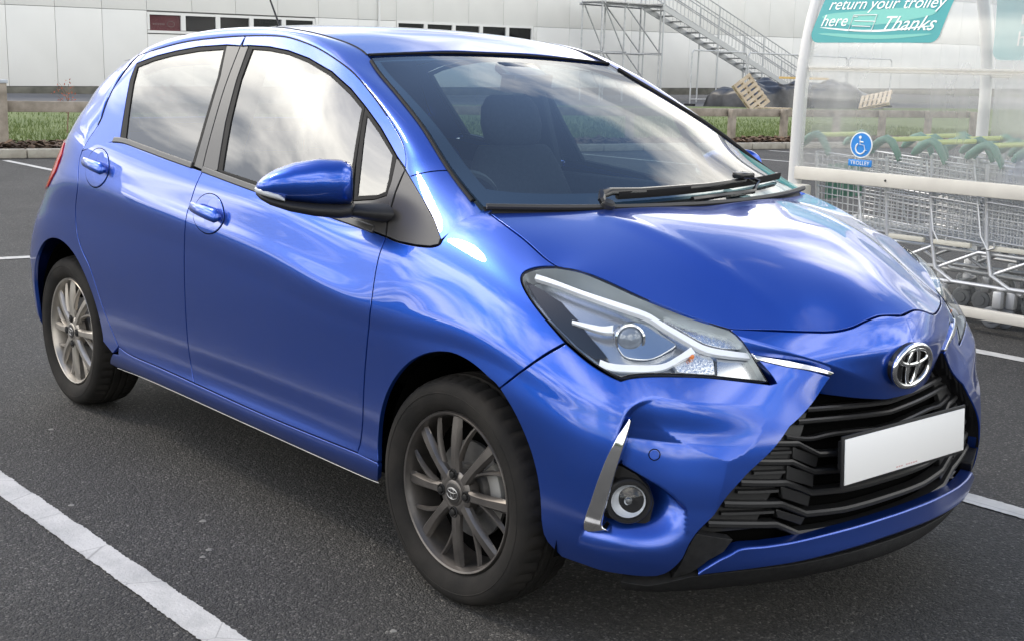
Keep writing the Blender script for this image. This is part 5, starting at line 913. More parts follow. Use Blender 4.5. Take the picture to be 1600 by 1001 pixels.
# --- wheels
def wheel(cx, cy, steer, am):
    w = MB(); out = -1 if cy < 0 else 1; c = Vector((cx, cy, .302)); axis = Vector((math.sin(steer)*-1*0, out, 0)); axis = Matrix.Rotation(steer,3,'Z') @ axis
    u = Matrix.Rotation(steer,3,'Z') @ Vector((1,0,0)); up = Vector((0,0,1))
    def at_(r, a, t): return c+u*(r*math.cos(t))+up*(r*math.sin(t))+axis*a
    rm = MB(); rm.lathe([(.214,-.030),(.2135,-.008),(.2095,-.002),(.2045,-.004),(.2015,-.012),(.197,-.022),(.192,-.060),(.186,-.14),(.190,-.17)], c, axis, 72, u)
    ow = rm.build('wheel', am, car, sharp=40)
    sp_ = MB()
    for k in range(8):
        t0 = math.pi/2+k*math.pi/4+.05
        rings = []
        for f in np.linspace(0,1,7):
            r = .040+.160*f; hw = (.018-.011*f) if f < .35 else (.0140+.0055*(f-.35)/.65); a = -.006+.004*math.sin(math.pi*f)-.010*f*f; tt = t0
            q = [(-hw,-.022),(-hw*.92,a-.008),(-hw*.55,a),(hw*.55,a),(hw*.92,a-.008),(hw,-.022-.0)]
            d = u*math.cos(tt)+up*math.sin(tt); e = up*math.cos(tt)-u*math.sin(tt)
            rings.append([c+d*r+e*x+axis*y for x, y in q])
        sp_.loft(rings)
        rings = []
        for f in np.linspace(0,1,6):
            r = .085+.114*f; tt = t0-(.10+.285*f); hw = .0075-.0005*f; a = -.012-.008*f*f
            d = u*math.cos(tt)+up*math.sin(tt); e = up*math.cos(tt)-u*math.sin(tt)
            rings.append([c+d*r+e*x+axis*y for x, y in [(-hw,-.026),(-hw*.8,a-.006),(-hw*.4,a),(hw*.4,a),(hw*.8,a-.006),(hw,-.026)]])
        sp_.loft(rings)
    sp_.build('spokes', am, ow, sharp=28)
    hb_ = MB(); hb_.lathe([(.060,-.04),(.060,-.012),(.052,-.006),(.036,-.005),(.033,-.006)], c, axis, 40, u); hb_.lathe([(.034,-.03),(.034,-.0045),(.031,-.0025),(0,-.002)], c, axis, 32, u); hb_.build('hub', am, ow, sharp=35)
    cp = MB(); cp.lathe([(.0275,-.004),(.0275,-.001),(.025,.0),(0,.0005)], c, axis, 32, u); cp = cp.build('centre_cap', 'cap_dark', ow)
    for a_, b_, cz_ in ((.0215,.0150,0),(.0165,.0056,.0066),(.006,.0132,.0)):
        MB().tube([c+u*(a_*math.cos(t))+up*(cz_+b_*math.sin(t))+axis*.0008 for t in np.linspace(0,2*np.pi,40,endpoint=False)], .0010, 6, closed=True).build('cap_emblem', 'cap_grey', ow)
    for k in range(4):
        t = math.pi/2+k*math.pi/2+.05; p = c+(u*math.cos(t)+up*math.sin(t))*.050
        MB().lathe([(.0155,-.004),(.0145,-.0015),(.0125,-.0015),(.0120,-.02)], p, axis, 20).build('nut_well', 'black_plastic', ow)
        MB().lathe([(.0098,-.03),(.0098,-.002),(.0085,.002),(.005,.003),(0,.003)], p, axis, 6).build('wheel_nut', 'nut', ow, sharp=20)
    di = MB(); di.lathe([(.128,-.075),(.128,-.064),(.070,-.064),(.066,-.052),(0,-.052)], c, axis, 48, u); di.build('brake_disc', 'disc_steel', ow)
    ca = MB(); t0 = .35 if cx > -1 else 2.6
    ca.loft([[at_(r, a, t) for r, a in ((.098,-.092),(.098,-.046),(.112,-.040),(.142,-.042),(.148,-.060),(.146,-.092))] for t in np.linspace(t0-.38,t0+.38,10)]); ca.build('brake_caliper', 'caliper', ow)
    bk = MB(); bk.lathe([(.192,-.10),(0,-.10)], c, axis, 32, u); bk.build('dust_shield', 'void', ow)
    ty = MB(); prof = [(.2145,-.010),(.222,.001),(.236,.008),(.252,.0125),(.268,.0125),(.280,.008),(.288,.001),(.2935,-.008),(.2975,-.020),(.2995,-.034)]
    n = 144; V = []; F = []
    tread = [(.3008,-.040),(.3015,-.052),(.2945,-.0535),(.2945,-.0605),(.3022,-.062),(.3024,-.082),(.2950,-.0835),(.2950,-.0905),(.3024,-.092),(.3022,-.112),(.2945,-.1135),(.2945,-.1205),(.3015,-.122),(.2995,-.140),(.2935,-.166),(.280,-.180),(.250,-.184),(.2145,-.165)]
    full = prof+tread; m_ = len(full)
    for k in range(n):
        t = 2*math.pi*k/n; g = (k % 3 == 0)
        for j, (r, a) in enumerate(full):
            if g and r > .289 and (8 <= j <= 11 or j >= m_-7) : r -= .0062
            if g and j == 7: r -= .004
            V.append(c+(u*math.cos(t)+up*math.sin(t))*r+axis*a)
    for k in range(n):
        j2 = (k+1) % n
        for i in range(m_-1): F.append((k*m_+i, j2*m_+i, j2*m_+i+1, k*m_+i+1))
    ty.add(V, F); ty.build('tyre', 'tyre', ow, sharp=32)
    MB().lathe([(.2605,.0125),(.2615,.0137),(.2630,.0137),(.2640,.0125)], c, axis, 72, u).build('tyre_ridge', 'tyre', ow)
    return ow
wheel(0,-.803,.022,'alloy_shaded'); wheel(0,.803,.022,'alloy_shaded'); wheel(-2.51,-.787,0,'alloy_lit'); wheel(-2.51,.787,0,'alloy_lit')
# --- cabin
def seat(x, y, rec=.22, wide=.25):
    m = MB()
    rings = []
    for z, hw, hd, dx in ((.55,.20,.06,0),(.60,.245,.075,-.01),(.75,wide,.075,-.04),(.92,.235,.07,-.08),(1.03,.20,.06,-.115),(1.09,.165,.05,-.13),(1.105,.15,.04,-.135)):
        rings.append(sring((x+dx,y), hd, hw, z, 3))
    m.loft(rings); b = m.build('seat_back', 'seat_cloth', car, sharp=60)
    m = MB(); m.loft([sring((x+dx,y), hd, hw, z, 2.8) for z, hw, hd, dx in ((1.10,.09,.025,-.135),(1.125,.125,.042,-.138),(1.18,.135,.05,-.148),(1.24,.125,.045,-.16),(1.275,.10,.032,-.168),(1.285,.08,.02,-.17))]); m.build('headrest', 'seat_cloth', b, sharp=60)
    m = MB(); m.loft([sring((x+.22,y), hx, hy, z, 3.5) for z, hx, hy in ((.38,.22,.20),(.46,.26,.25),(.53,.26,.25),(.555,.23,.22))]); m.build('seat_cushion', 'seat_cloth', b, sharp=60)
seat(-1.02,-.36); seat(-1.02,.36)
m = MB(); m.loft([sring((-2.02-(z-.5)*.3,0), .08, hw, z, 5, 28) for z, hw in ((.5,.58),(.75,.6),(.98,.58),(1.02,.55))]); rb_ = m.build('rear_bench', 'seat_cloth', car, sharp=60)
for y in (-.38,.38):
    m = MB(); m.loft([sring((-2.19,y), hd, hw, z, 3) for z, hw, hd in ((1.02,.11,.03),(1.06,.12,.04),(1.12,.11,.035),(1.14,.09,.02))]); m.build('headrest', 'seat_cloth', rb_)
def dash(u, w):
    y = (2*w-1)*.70; xs = np.interp(u, [0,.35,.6,.8,1], [.06,-.18,-.36,-.44,-.46]); z = np.interp(u, [0,.35,.6,.8,1], [.985,.985,.975,.93,.62]); hump = .035*np.exp(-((y+.36)/.20)**2)*np.sin(np.pi*np.clip(u*1.15,0,1))
    return np.stack([xs-.10*(np.abs(2*w-1)**2), y, z+hump], -1)
skin('dashboard', dash, 24, 40, 'dash_plastic', car)
sw = MB(); t_ = np.linspace(0,2*np.pi,40,endpoint=False); sw.tube([(-.60+.06*math.sin(t)*1.0,-.36+.18*math.cos(t),.90+.165*math.sin(t)) for t in t_], .015, 8, closed=True); sw.box((-.585,-.36,.89), (.05,.30,.05), None, .015); sw.build('steering_wheel', 'black_plastic', car)
mr = MB(); mr.loft([sring((0,0), .013, .098, z, 3.2) for z in (-.028,-.022,0,.022,.028)]); o_ = mr.build('rear_view_mirror', 'black_plastic', car); o_.location = (-.70,.02,1.335); o_.rotation_euler = (0,.2,-.12)
sb = MB(); sb.box((-.735,.035,1.362), (.12,.16,.035), Matrix.Rotation(.45,3,'Y'), .012); sb.build('sensor_housing', 'gloss_black', car)
skin('headlining', lambda u, w: np.stack([-.9-1.6*u, (2*w-1)*.54, 1.40+.055*np.sin(np.pi*u)-.03*np.abs(2*w-1)**3], -1), 10, 16, 'trim_grey', car)
for sd in (-1,1):
    MB().box((-1.33,sd*.655,1.2), (.09,.03,.42), Matrix.Rotation(sd*.33,3,'X'), .01).build('pillar_lining', 'dash_plastic', car)
    MB().box((-1.2,sd*.73,.78), (1.8,.05,.42), None, .015).build('door_card', 'seat_cloth', car)
MB().box((-1.3,0,.42), (2.2,1.4,.04)).build('cabin_floor', 'void', car)
# ------------------------------------------------------------------ mulch chips and grass tufts near the kerb
def scatter(name, n, f, m, kind='stuff', label=None, cat=None):
    V = []; F = []
    for i in range(n):
        v, fa = f(); k = len(V); V += v; F += [tuple(q+k for q in x) for x in fa]
    o = mesh(name, np.array(V), F, m, None, False); tag(o, label, cat, None, kind); return o
noise_mat('bark', (.05,.030,.018), (.16,.10,.06), 2.5, .95, detail=2)
def chip():
    y = rng.uniform(1,27); x = kx(y)-.2-rng.random()*(bed_w-.25); a = rng.uniform(0,6.3); l = rng.uniform(.03,.09); w = l*.4; z = .12+rng.random()*.05; t = rng.normal(0,.5)
    c, s = math.cos(a)*l, math.sin(a)*l; p, q = -math.sin(a)*w, math.cos(a)*w
    return [(x-c-p,y-s-q,z-t*l*.5),(x+c-p,y+s-q,z+t*l*.5),(x+c*.9+p,y+s*.9+q,z+t*l*.5+.01),(x-c*.9+p,y-s*.9+q,z-t*l*.5+.01)], [(0,1,2,3)]
scatter('bark_mulch', 9000, chip, 'bark', label='brown bark mulch covering the bed behind the kerb', cat='mulch')
noise_mat('grass_blade', (.09,.13,.035), (.15,.19,.065), .8, .9)
def blade():
    y = rng.uniform(2,30); x = kx(y)-bed_w+.1-abs(rng.normal(0,1))*5; a = rng.uniform(0,6.3); h = rng.uniform(.05,.13); w = .012; dx, dy = math.cos(a)*w, math.sin(a)*w; lx, ly = rng.normal(0,.03,2)
    return [(x-dx,y-dy,.12),(x+dx,y+dy,.12),(x+lx,y+ly,.12+h)], [(0,1,2)]
scatter('grass', 26000, blade, 'grass_blade', label='short green grass of the lawn strip', cat='grass')
mat('gum', (.20,.195,.18), .9)
gm = MB()
for x, y, r in ((-.95,-1.02,.011),(-1.32,-1.28,.010),(-.72,-1.12,.009),(-.68,-1.16,.008),(.05,-1.02,.009),(1.02,-1.12,.013),(-2.2,-1.0,.010),(1.1,.2,.009)):
    gm.loft([[(x+r*k*math.cos(t)*(1+.25*math.sin(3*t)), y+r*k*math.sin(t), z) for t in np.linspace(0,2*np.pi,12,endpoint=False)] for k, z in ((1,.0006),(.9,.0022),(.6,.0028))])
tag(gm.build('gum_spots', 'gum'), 'pale flattened spots scattered on the asphalt', 'litter', None, 'stuff')
# ------------------------------------------------------------------ timber knee rail
noise_mat('weathered_wood', (.20,.175,.14), (.34,.30,.25), 5, .9, .3, 60); mat('post_cap', (.42,.46,.50), .5)
fx = lambda y: kx(y)-1.15
fence = tag(empty('timber_fence', (fx(19),19,.1)), 'low grey weathered timber rail fence behind the kerb', 'fence')
def kid(o, par): o.parent = par; o.matrix_parent_inverse = par.matrix_world.inverted(); return o
bpy.context.view_layer.update()
posts = [4.05,6.9,9.8,12.7,15.6,18.25,19.72,21.3,22.75,24.3,25.9]
for y in posts:
    h = .98 if y < 5 else .70
    m = MB(); m.box((fx(y)+.085, y, h/2+.05), (.13,.13,h), None, .012); p = kid(m.build('fence_post', 'weathered_wood'), fence)
    if y < 5: kid(MB().box((fx(y)+.085, y, h+.06), (.16,.16,.05), None, .008).build('post_cap', 'post_cap'), p)
for a, b in zip(posts[:-1], posts[1:]):
    rot = Matrix.Rotation(-math.atan((fx(b)-fx(a))/(b-a)),3,'Z'); c = ((fx(a)+fx(b))/2, (a+b)/2, .68); kid(MB().box((c[0]-.04,c[1],c[2]), (.07,(b-a)-.01,.16), rot, .01).build('fence_rail', 'weathered_wood'), fence)
# ------------------------------------------------------------------ red-leaved saplings left of the car
noise_mat('sapling_bark', (.16,.10,.07), (.26,.16,.12), 9, .9); mat('red_leaf', (.40,.09,.045), .7)
for i, (x, y, h, lb) in enumerate(((-19.5,6.05,.85,'thin red-leaved sapling on the lawn nearer the fence post'),(-20.3,8.3,.85,'thin red-leaved sapling on the lawn right behind the car'))):
    t = tag(empty('sapling', (x,y,.12)), lb, 'sapling', 'saplings on the lawn'); m = MB(); m.tube([(0,0,0),(.03,.02,h*.5),(.0,.05,h)], [.012,.008,.004], 5)
    tips = []
    for k in range(9):
        a = rng.uniform(0,6.3); z0 = h*(.35+.06*k); q = (math.cos(a)*.16, math.sin(a)*.16, z0+.16); m.tube([(.02,.02,z0), q], [.006,.003], 4); tips += [q, (q[0]*.6,q[1]*.6,z0+.1)]
    tips += [(0,.05,h)]
    o = m.build('stem', 'sapling_bark', t); V = []; F = []
    for q in tips:
        for _ in range(3):
            c = np.array(q)+rng.normal(0,.05,3); d = rng.normal(0,1,3); d /= np.linalg.norm(d); e = np.cross(d, rng.normal(0,1,3)); e /= np.linalg.norm(e); k = len(V)
            V += [tuple(c-d*.026), tuple(c+e*.011), tuple(c+d*.026), tuple(c-e*.011)]; F.append((k,k+1,k+2,k+3))
    mesh('leaves', np.array(V), F, 'red_leaf', t, False)
# ------------------------------------------------------------------ clad building
noise_mat('cladding', (.70,.70,.675), (.75,.75,.725), .35, .45, 0, detail=6); mat('joint_dark', (.18,.18,.175), .8); mat('frame_white', (.74,.74,.72), .5); glass_mat('far_glass', (.75,.76,.78), 1.2); mat('room_dark', (.02,.02,.022), .9); mat('poster_red', (.26,.035,.045), .5); mat('poster_print', (.42,.24,.22), .6); noise_mat('plinth', (.09,.09,.075), (.16,.155,.13), 2, .9)
bld = tag(empty('clad_building', (-47.5,15,0)), 'long pale grey panel-clad building with strip windows', 'building'); bld.rotation_euler = (.0115,0,0)
ys = [-22.0]; st = 1.86
while ys[-1] < 92: ys.append(ys[-1]+(1.86 if ys[-1] < 20 else min(2.3, 1.95+.012*(ys[-1]-20)) if ys[-1] > 20.5 else 1.86))
sh = 20.72-min(ys, key=lambda q: abs(q-20.72)); ys = [q+sh for q in ys]
ZJ = [.35,3.33,6.2,9.0]; strips = [(20.72,28.5,2.50,3.28),(32.85,41.15,2.56,3.34)]
lb0 = bld
MB().box((-.16,20,4.6), (.2,114,9.2)).build('backing_wall', 'joint_dark', bld)
MB().box((-.02,20,.16), (.12,114,.36), None, .01).build('plinth', 'plinth', bld)
pan = {}
for a, b in zip(ys[:-1], ys[1:]):
    for r in range(3):
        pieces = [(a, b, ZJ[r], ZJ[r+1])]
        if r == 0:
            for (w0, w1, z0, z1) in strips:
                if b > w0+.02 and a < w1-.02:
                    pieces = [(a, b, ZJ[0], z0-.07)]
                    if a < w0-.05: pieces.append((a, w0-.03, z0-.07, ZJ[1]))
                    if b > w1+.05: pieces.append((w1+.03, b, z0-.07, ZJ[1]))
        for (p, q, z0, z1) in pieces:
            key = (round(q-p,2), round(z1-z0,2))
            if key not in pan: o = MB().box((0,0,0), (.06,q-p-.016,z1-z0-.016), None, .006).build('wall_panel', 'cladding', bld); pan[key] = o.data
            else: o = link('wall_panel', pan[key], bld)
            o.location = (.0, (p+q)/2-15, (z0+z1)/2)
for (w0, w1, z0, z1), n in zip(strips, (5,5)):
    for k in range(n):
        a = w0+(w1-w0)*k/n-15; b = w0+(w1-w0)*(k+1)/n-15; f = .10; m = MB()
        for c, d in (((0,(a+b)/2,z1-f/2+.0),(.1,b-a,f)),((0,(a+b)/2,z0+f/2-.04),(.14,b-a,f)),((0.002,a+f/2,(z0+z1)/2),(.1,f,z1-z0-f*2+.03)),((0.002,b-f/2,(z0+z1)/2),(.1,f,z1-z0-f*2+.03))): m.box(c, d)
        wn = m.build('window', 'frame_white', bld, smooth=False)
        MB().box((-.02,(a+b)/2,(z0+z1)/2), (.012,b-a-2*f,z1-z0-2*f+.04)).build('pane', 'far_glass', wn)
        MB().box((-.055,(a+b)/2,(z0+z1)/2), (.01,b-a-2*f,z1-z0-2*f+.06)).build('room', 'poster_red' if (k == 0 and w0 < 25) else 'room_dark', wn)
        if k == 0 and w0 < 25:
            for j in range(7): MB().box((-.047,a+.30+j*.075,z0+.32), (.006,.05,.07)).build('poster_print', 'poster_print', wn)
            MB().tube([(-.045, a+1.05+.16*math.cos(t), z0+.33+.11*math.sin(t)) for t in np.linspace(0,2*np.pi,16,endpoint=False)], .016, 4, closed=True).build('poster_print', 'poster_print', wn)
MB().tube([(.10,31.85-15,.3),(.10,31.85-15,9)], .055, 10).build('downpipe', 'frame_white', bld)
# ------------------------------------------------------------------ scaffold tower and stair
mat('galvanised', (.46,.47,.48), .45, .5); noise_mat('scaffold_tube', (.42,.43,.44), (.56,.57,.58), 6, .45, metal=.5); noise_mat('step_plate', (.33,.33,.32), (.46,.46,.45), 8, .6)
sc = tag(empty('scaffold_tower', (-44,44.5,.1)), 'galvanised tube scaffold tower holding up the stair landing', 'scaffold'); bpy.context.view_layer.update()
G_ = lambda p: tuple(Vector(p)-Vector((-44,44.5,.1)))
for x in (-44,-45.4):
    for y in (42.5,44.05,46.6): MB().tube([G_((x,y,.1)), G_((x,y,6.2))], .045, 6).build('upright', 'scaffold_tube', sc)
    for z in (2.45,4.75): MB().tube([G_((x,42.3,z)), G_((x,46.8,z))], .04, 6).build('ledger', 'scaffold_tube', sc)
    for a, b in (((42.6,4.7),(44.0,2.5)),((44.1,4.7),(46.5,2.6)),((42.6,2.4),(44.0,.4)),((44.2,2.4),(46.5,.3))): MB().tube([G_((x+.05,a[0],a[1])), G_((x+.05,b[0],b[1]))], .035, 6).build('brace', 'scaffold_tube', sc)
for y in (42.5,44.05,46.6):
    for z in (2.45,4.75): MB().tube([G_((-43.8,y,z+.06)), G_((-45.6,y,z+.06))], .035, 6).build('transom', 'scaffold_tube', sc)
for k in range(6): MB().box(G_((-43.95-.26*k,44.55,4.86)), (.235,4.3,.05)).build('landing_board', 'step_plate', sc)
stf = tag(empty('metal_stair', (-43,50,.1)), 'long galvanised metal stair with railings descending along the building', 'stair'); bpy.context.view_layer.update()
S_ = lambda p: tuple(Vector(p)-Vector((-43,50,.1)))
y0, z0_, y1, z1_ = 45.6, 4.85, 58.2, .25; n = 20; tread = None
for k in range(n):
    f = k/(n-1); m = MB().box((0,0,0), (1.25,.36,.06), None, .006)
    if tread is None: tread = m.build('tread', 'step_plate', stf); o = tread
    else: o = link('tread', tread.data, stf)
    o.location = S_((-43.5, y0+(y1-y0)*f, z0_+(z1_-z0_)*f))
for x in (-42.85,-44.15):
    MB().loft([[S_((x+dx, y0-.1+(y1-y0+.2)*f, z0_-.14+(z1_-z0_)*f+dz)) for dx, dz in ((-.03,-.12),(.03,-.12),(.03,.15),(-.03,.15))] for f in (0,1)]).build('stringer', 'galvanised', stf, smooth=False)
    for dz in (.62,1.15,1.62): MB().tube([S_((x,y0,z0_+dz)), S_((x,y1,z1_+dz))], .028, 6).build('handrail', 'galvanised', stf)
    bm_ = MB().tube([(0,0,.1),(0,0,1.62)], .014, 4); bal = None
    for k in range(44):
        f = k/43
        if bal is None: bal = bm_.build('baluster', 'galvanised', stf); o = bal
        else: o = link('baluster', bal.data, stf)
        o.location = S_((x, y0+(y1-y0)*f, z0_+(z1_-z0_)*f))
    for f in (0,.33,.62,.88,1): MB().tube([S_((x,y0+(y1-y0)*f,.1)), S_((x,y0+(y1-y0)*f,z0_+(z1_-z0_)*f+1.62))], .04, 6).build('stair_post', 'galvanised', stf)
# site barriers
bar0 = None
for i, (ya, lab) in enumerate(((42.4,'tubular site barrier panel left of the leaning pallet'),(46.35,'tubular site barrier panel behind the leaning pallet'),(50.3,'tubular site barrier panel seen through the shelter sheet'),(54.25,'tubular site barrier panel farthest right behind the shelter'))):
    b = tag(empty('site_barrier', (-38,ya,.1)), lab, 'barrier', 'site barriers by the stair')
    MB().tube([(0,0,0),(0,0,2.35),(0,.12,2.48),(0,3.7,2.48),(0,3.82,2.35),(0,3.82,0)], .035, 6).build('frame', 'scaffold_tube', b); MB().tube([(0,0,.3),(0,3.82,.3)], .028, 6).build('lower_bar', 'scaffold_tube', b)
    MB().box((0,0,.04), (.5,.22,.12), None, .02).build('foot', 'black_plastic', b); MB().box((0,3.7,.04), (.5,.22,.12), None, .02).build('foot', 'black_plastic', b)
# covered pile, pallets, planks
noise_mat('tarpaulin', (.010,.011,.014), (.03,.033,.04), 3, .38, .4, 6)
def pile(name, lab, cx, cy, lx, ly, h, seed):
    r_ = np.random.default_rng(seed); n, m_ = 40, 26; V = []; F = []; ph = r_.uniform(0,6,8)
    for i in range(n):
        for j in range(m_):
            u, w = i/(n-1)*2-1, j/(m_-1)*2-1; e = max(0, 1-abs(u)**5)*max(0, 1-abs(w)**5); b = e**.35*(h*(.82+.12*math.sin(3*u+ph[0])+.08*math.sin(5*w+ph[1]+2*u))+.05*math.sin(11*u+4*w+ph[2])+.035*math.sin(17*u-9*w+ph[3]))
            V.append((cx+w*lx/2*(1+.05*math.sin(7*u+ph[4])), cy+u*ly/2*(1+.03*math.sin(6*w+ph[5])), .1+max(0,b)))
    for i in range(n-1):
        for j in range(m_-1): F.append((i*m_+j,(i+1)*m_+j,(i+1)*m_+j+1,i*m_+j+1))
    o = mesh(name, np.array(V), F, 'tarpaulin', None, True); return tag(o, lab, 'tarpaulin')
pile('tarpaulin_pile', 'black plastic tarpaulin heap left of and behind the leaning pallet', -36,44.75,3,4.0,1.28,3); pile('tarpaulin_pile', 'black tarpaulin heap carrying a yellow plank beside the shelter', -35.6,49.2,3,5.2,1.30,8)
noise_mat('pale_wood', (.38,.30,.21), (.52,.43,.32), 4, .9, .3, 50)
def pallet(name, lab, M, grp='wooden pallets'):
    p = tag(empty(name), lab, 'pallet', grp); p.matrix_world = M
    for k in range(7): MB().box((-.6+.2*k,0,.13), (.13,1.0,.022)).build('board', 'pale_wood', p, smooth=False)
    for y in (-.45,0,.45):
        MB().box((0,y,.108), (1.33,.1,.022)).build('bearer', 'pale_wood', p, smooth=False); MB().box((0,y,.011), (1.33,.1,.022)).build('skid', 'pale_wood', p, smooth=False)
        for x in (-.6,0,.6): MB().box((x,y,.06), (.13,.1,.075)).build('block', 'pale_wood', p, smooth=False)
pallet('pallet', 'weathered wooden pallet leaning upright against the black tarpaulin', Matrix.Translation((-33.2,40.75,.72)) @ Matrix.Rotation(R(28),4,'X') @ Matrix.Rotation(R(62),4,'Y') @ Matrix.Scale(1.12,4))
pallet('pallet', 'wooden pallet lying flat under the rail fence, nearer the stair', Matrix.Translation((-31.5,40.2,.12)) @ Matrix.Rotation(.5,4,'Z')); pallet('pallet', 'wooden pallet leaning in front of the heap, behind the clear sheet', Matrix.Translation((-31,46.6,.55)) @ Matrix.Rotation(R(35),4,'X') @ Matrix.Rotation(.4,4,'Z'))
mat('plank_yellow', (.62,.42,.16), .7); tag(MB().box((-35.2,47.0,1.47), (.25,3.4,.10), None, .01).build('plank', 'plank_yellow'), 'yellow timber plank lying on top of the tarpaulin heap', 'plank')
# ------------------------------------------------------------------ trolley shelter
def acrylic():
    m = bpy.data.materials.new('acrylic'); m.use_nodes = True; t = m.node_tree; t.nodes.clear(); n = t.nodes.new; L = t.links.new
    tr = n('ShaderNodeBsdfTransparent'); tr.inputs[0].default_value = (.93,.94,.94,1); df = n('ShaderNodeBsdfDiffuse'); df.inputs[0].default_value = (.75,.75,.73,1); tl = n('ShaderNodeBsdfTranslucent'); tl.inputs[0].default_value = (.75,.75,.73,1)
    gl = n('ShaderNodeBsdfGlossy'); gl.inputs['Roughness'].default_value = .06; fr = n('ShaderNodeFresnel'); pane_ior(t, fr, 1.6)
    no = n('ShaderNodeTexNoise'); no.inputs['Scale'].default_value = 3.0; no.inputs['Detail'].default_value = 8; co = n('ShaderNodeTexCoord'); mp = n('ShaderNodeMapping'); mp.inputs['Scale'].default_value = (1,1,.4); L(co.outputs['Object'], mp.inputs[0]); L(mp.outputs[0], no.inputs['Vector'])
    mr = n('ShaderNodeMapRange'); mr.inputs['To Min'].default_value = .12; mr.inputs['To Max'].default_value = .48; mr.inputs['From Min'].default_value = .3; mr.inputs['From Max'].default_value = .8; L(no.outputs['Fac'], mr.inputs['Value'])
    ms = n('ShaderNodeMixShader'); ms.inputs[0].default_value = .5; L(df.outputs[0], ms.inputs[1]); L(tl.outputs[0], ms.inputs[2])
    m1 = n('ShaderNodeMixShader'); L(mr.outputs[0], m1.inputs[0]); L(tr.outputs[0], m1.inputs[1]); L(ms.outputs[0], m1.inputs[2])
    m2 = n('ShaderNodeMixShader'); L(fr.outputs[0], m2.inputs[0]); L(m1.outputs[0], m2.inputs[1]); L(gl.outputs[0], m2.inputs[2]); o = n('ShaderNodeOutputMaterial'); L(m2.outputs[0], o.inputs[0]); MATS['acrylic'] = m
acrylic(); mat('shelter_white', (.60,.60,.585), .35); noise_mat('rail_cream', (.52,.50,.45), (.59,.57,.51), 5, .5); mat('sign_teal', (.008,.27,.28), .35); mat('sign_teal_light', (.12,.44,.38), .35); mat('sign_white', (.80,.82,.80), .4); mat('sign_blue', (.02,.22,.62), .35)
shl = tag(empty('trolley_shelter', (0,5.1,0)), 'trolley shelter with white arched frame and clear curved sheets', 'shelter'); bpy.context.view_layer.update()
T_ = lambda p: (p[0], p[1]-5.1, p[2])
def arc_pt(q):
    """q 0..1 over the hoop from front foot to back foot"""
    h = 1.2; a = 1.1; b = 1.5; tot = 2*h+2.2*2
    if q < .22: return (4.0, h*q/.22)
    if q > .78: return (6.2, h*(1-q)/.22)
    t = math.pi*(q-.22)/.56; return (5.1-a*math.cos(t), h+b*math.sin(t))
def hoop(x, r, nm):
    return MB().tube([T_((x, *arc_pt(q))) for q in np.linspace(0,1,60)], r, 12).build(nm, 'shelter_white', shl)
hoop(-2.64,.043,'end_hoop'); 
for x in (.06,): MB().tube([T_((x, *arc_pt(q))) for q in np.linspace(.154,.846,44)], .024, 10).build('hoop', 'shelter_white', shl)
hoop(2.76,.043,'end_hoop')
XS = [-2.60,.06,2.72]
for a, b in zip(XS[:-1], XS[1:]):
    for q0, q1 in ((.152,.248),(.2495,.42),(.58,.7505),(.752,.848)):
        V = []; F = []
        for i in range(13):
            y, z = arc_pt(q0+(q1-q0)*i/12)
            for x in (a+.012, b-.012): V.append(T_((x, y-.03 if y < 5.1 else y+.03, z)))
        for i in range(12): F.append((2*i,2*i+1,2*i+3,2*i+2))
        mesh('clear_sheet', np.array(V), F, 'acrylic', shl, True)
    for q, w in ((.2487,.035),(.7513,.035)):
        y, z = arc_pt(q); MB().box(T_(((a+b)/2, y, z)), (b-a-.02,.03,w), None, .004).build('purlin', 'rail_cream', shl)
for y in (3.985,6.215): MB().box(T_((.06,y,.795)), (5.4,.045,.082), None, .006).build('mid_rail', 'rail_cream', shl)
MB().box(T_((.06,3.93,.105)), (5.3,.05,.055), None, .006).build('bottom_rail', 'rail_cream', shl)
for x in (-1.95,-.6,.75): MB().lathe([(.008,0),(.006,.004),(0,.005)], T_((x,3.962,.795)), (0,-1,0), 10).build('rail_bolt', 'nut', shl)
MB().box(T_((-2.56,3.96,.68)), (.10,.10,.09), None, .015).build('bump_stop', 'rail_cream', shl)
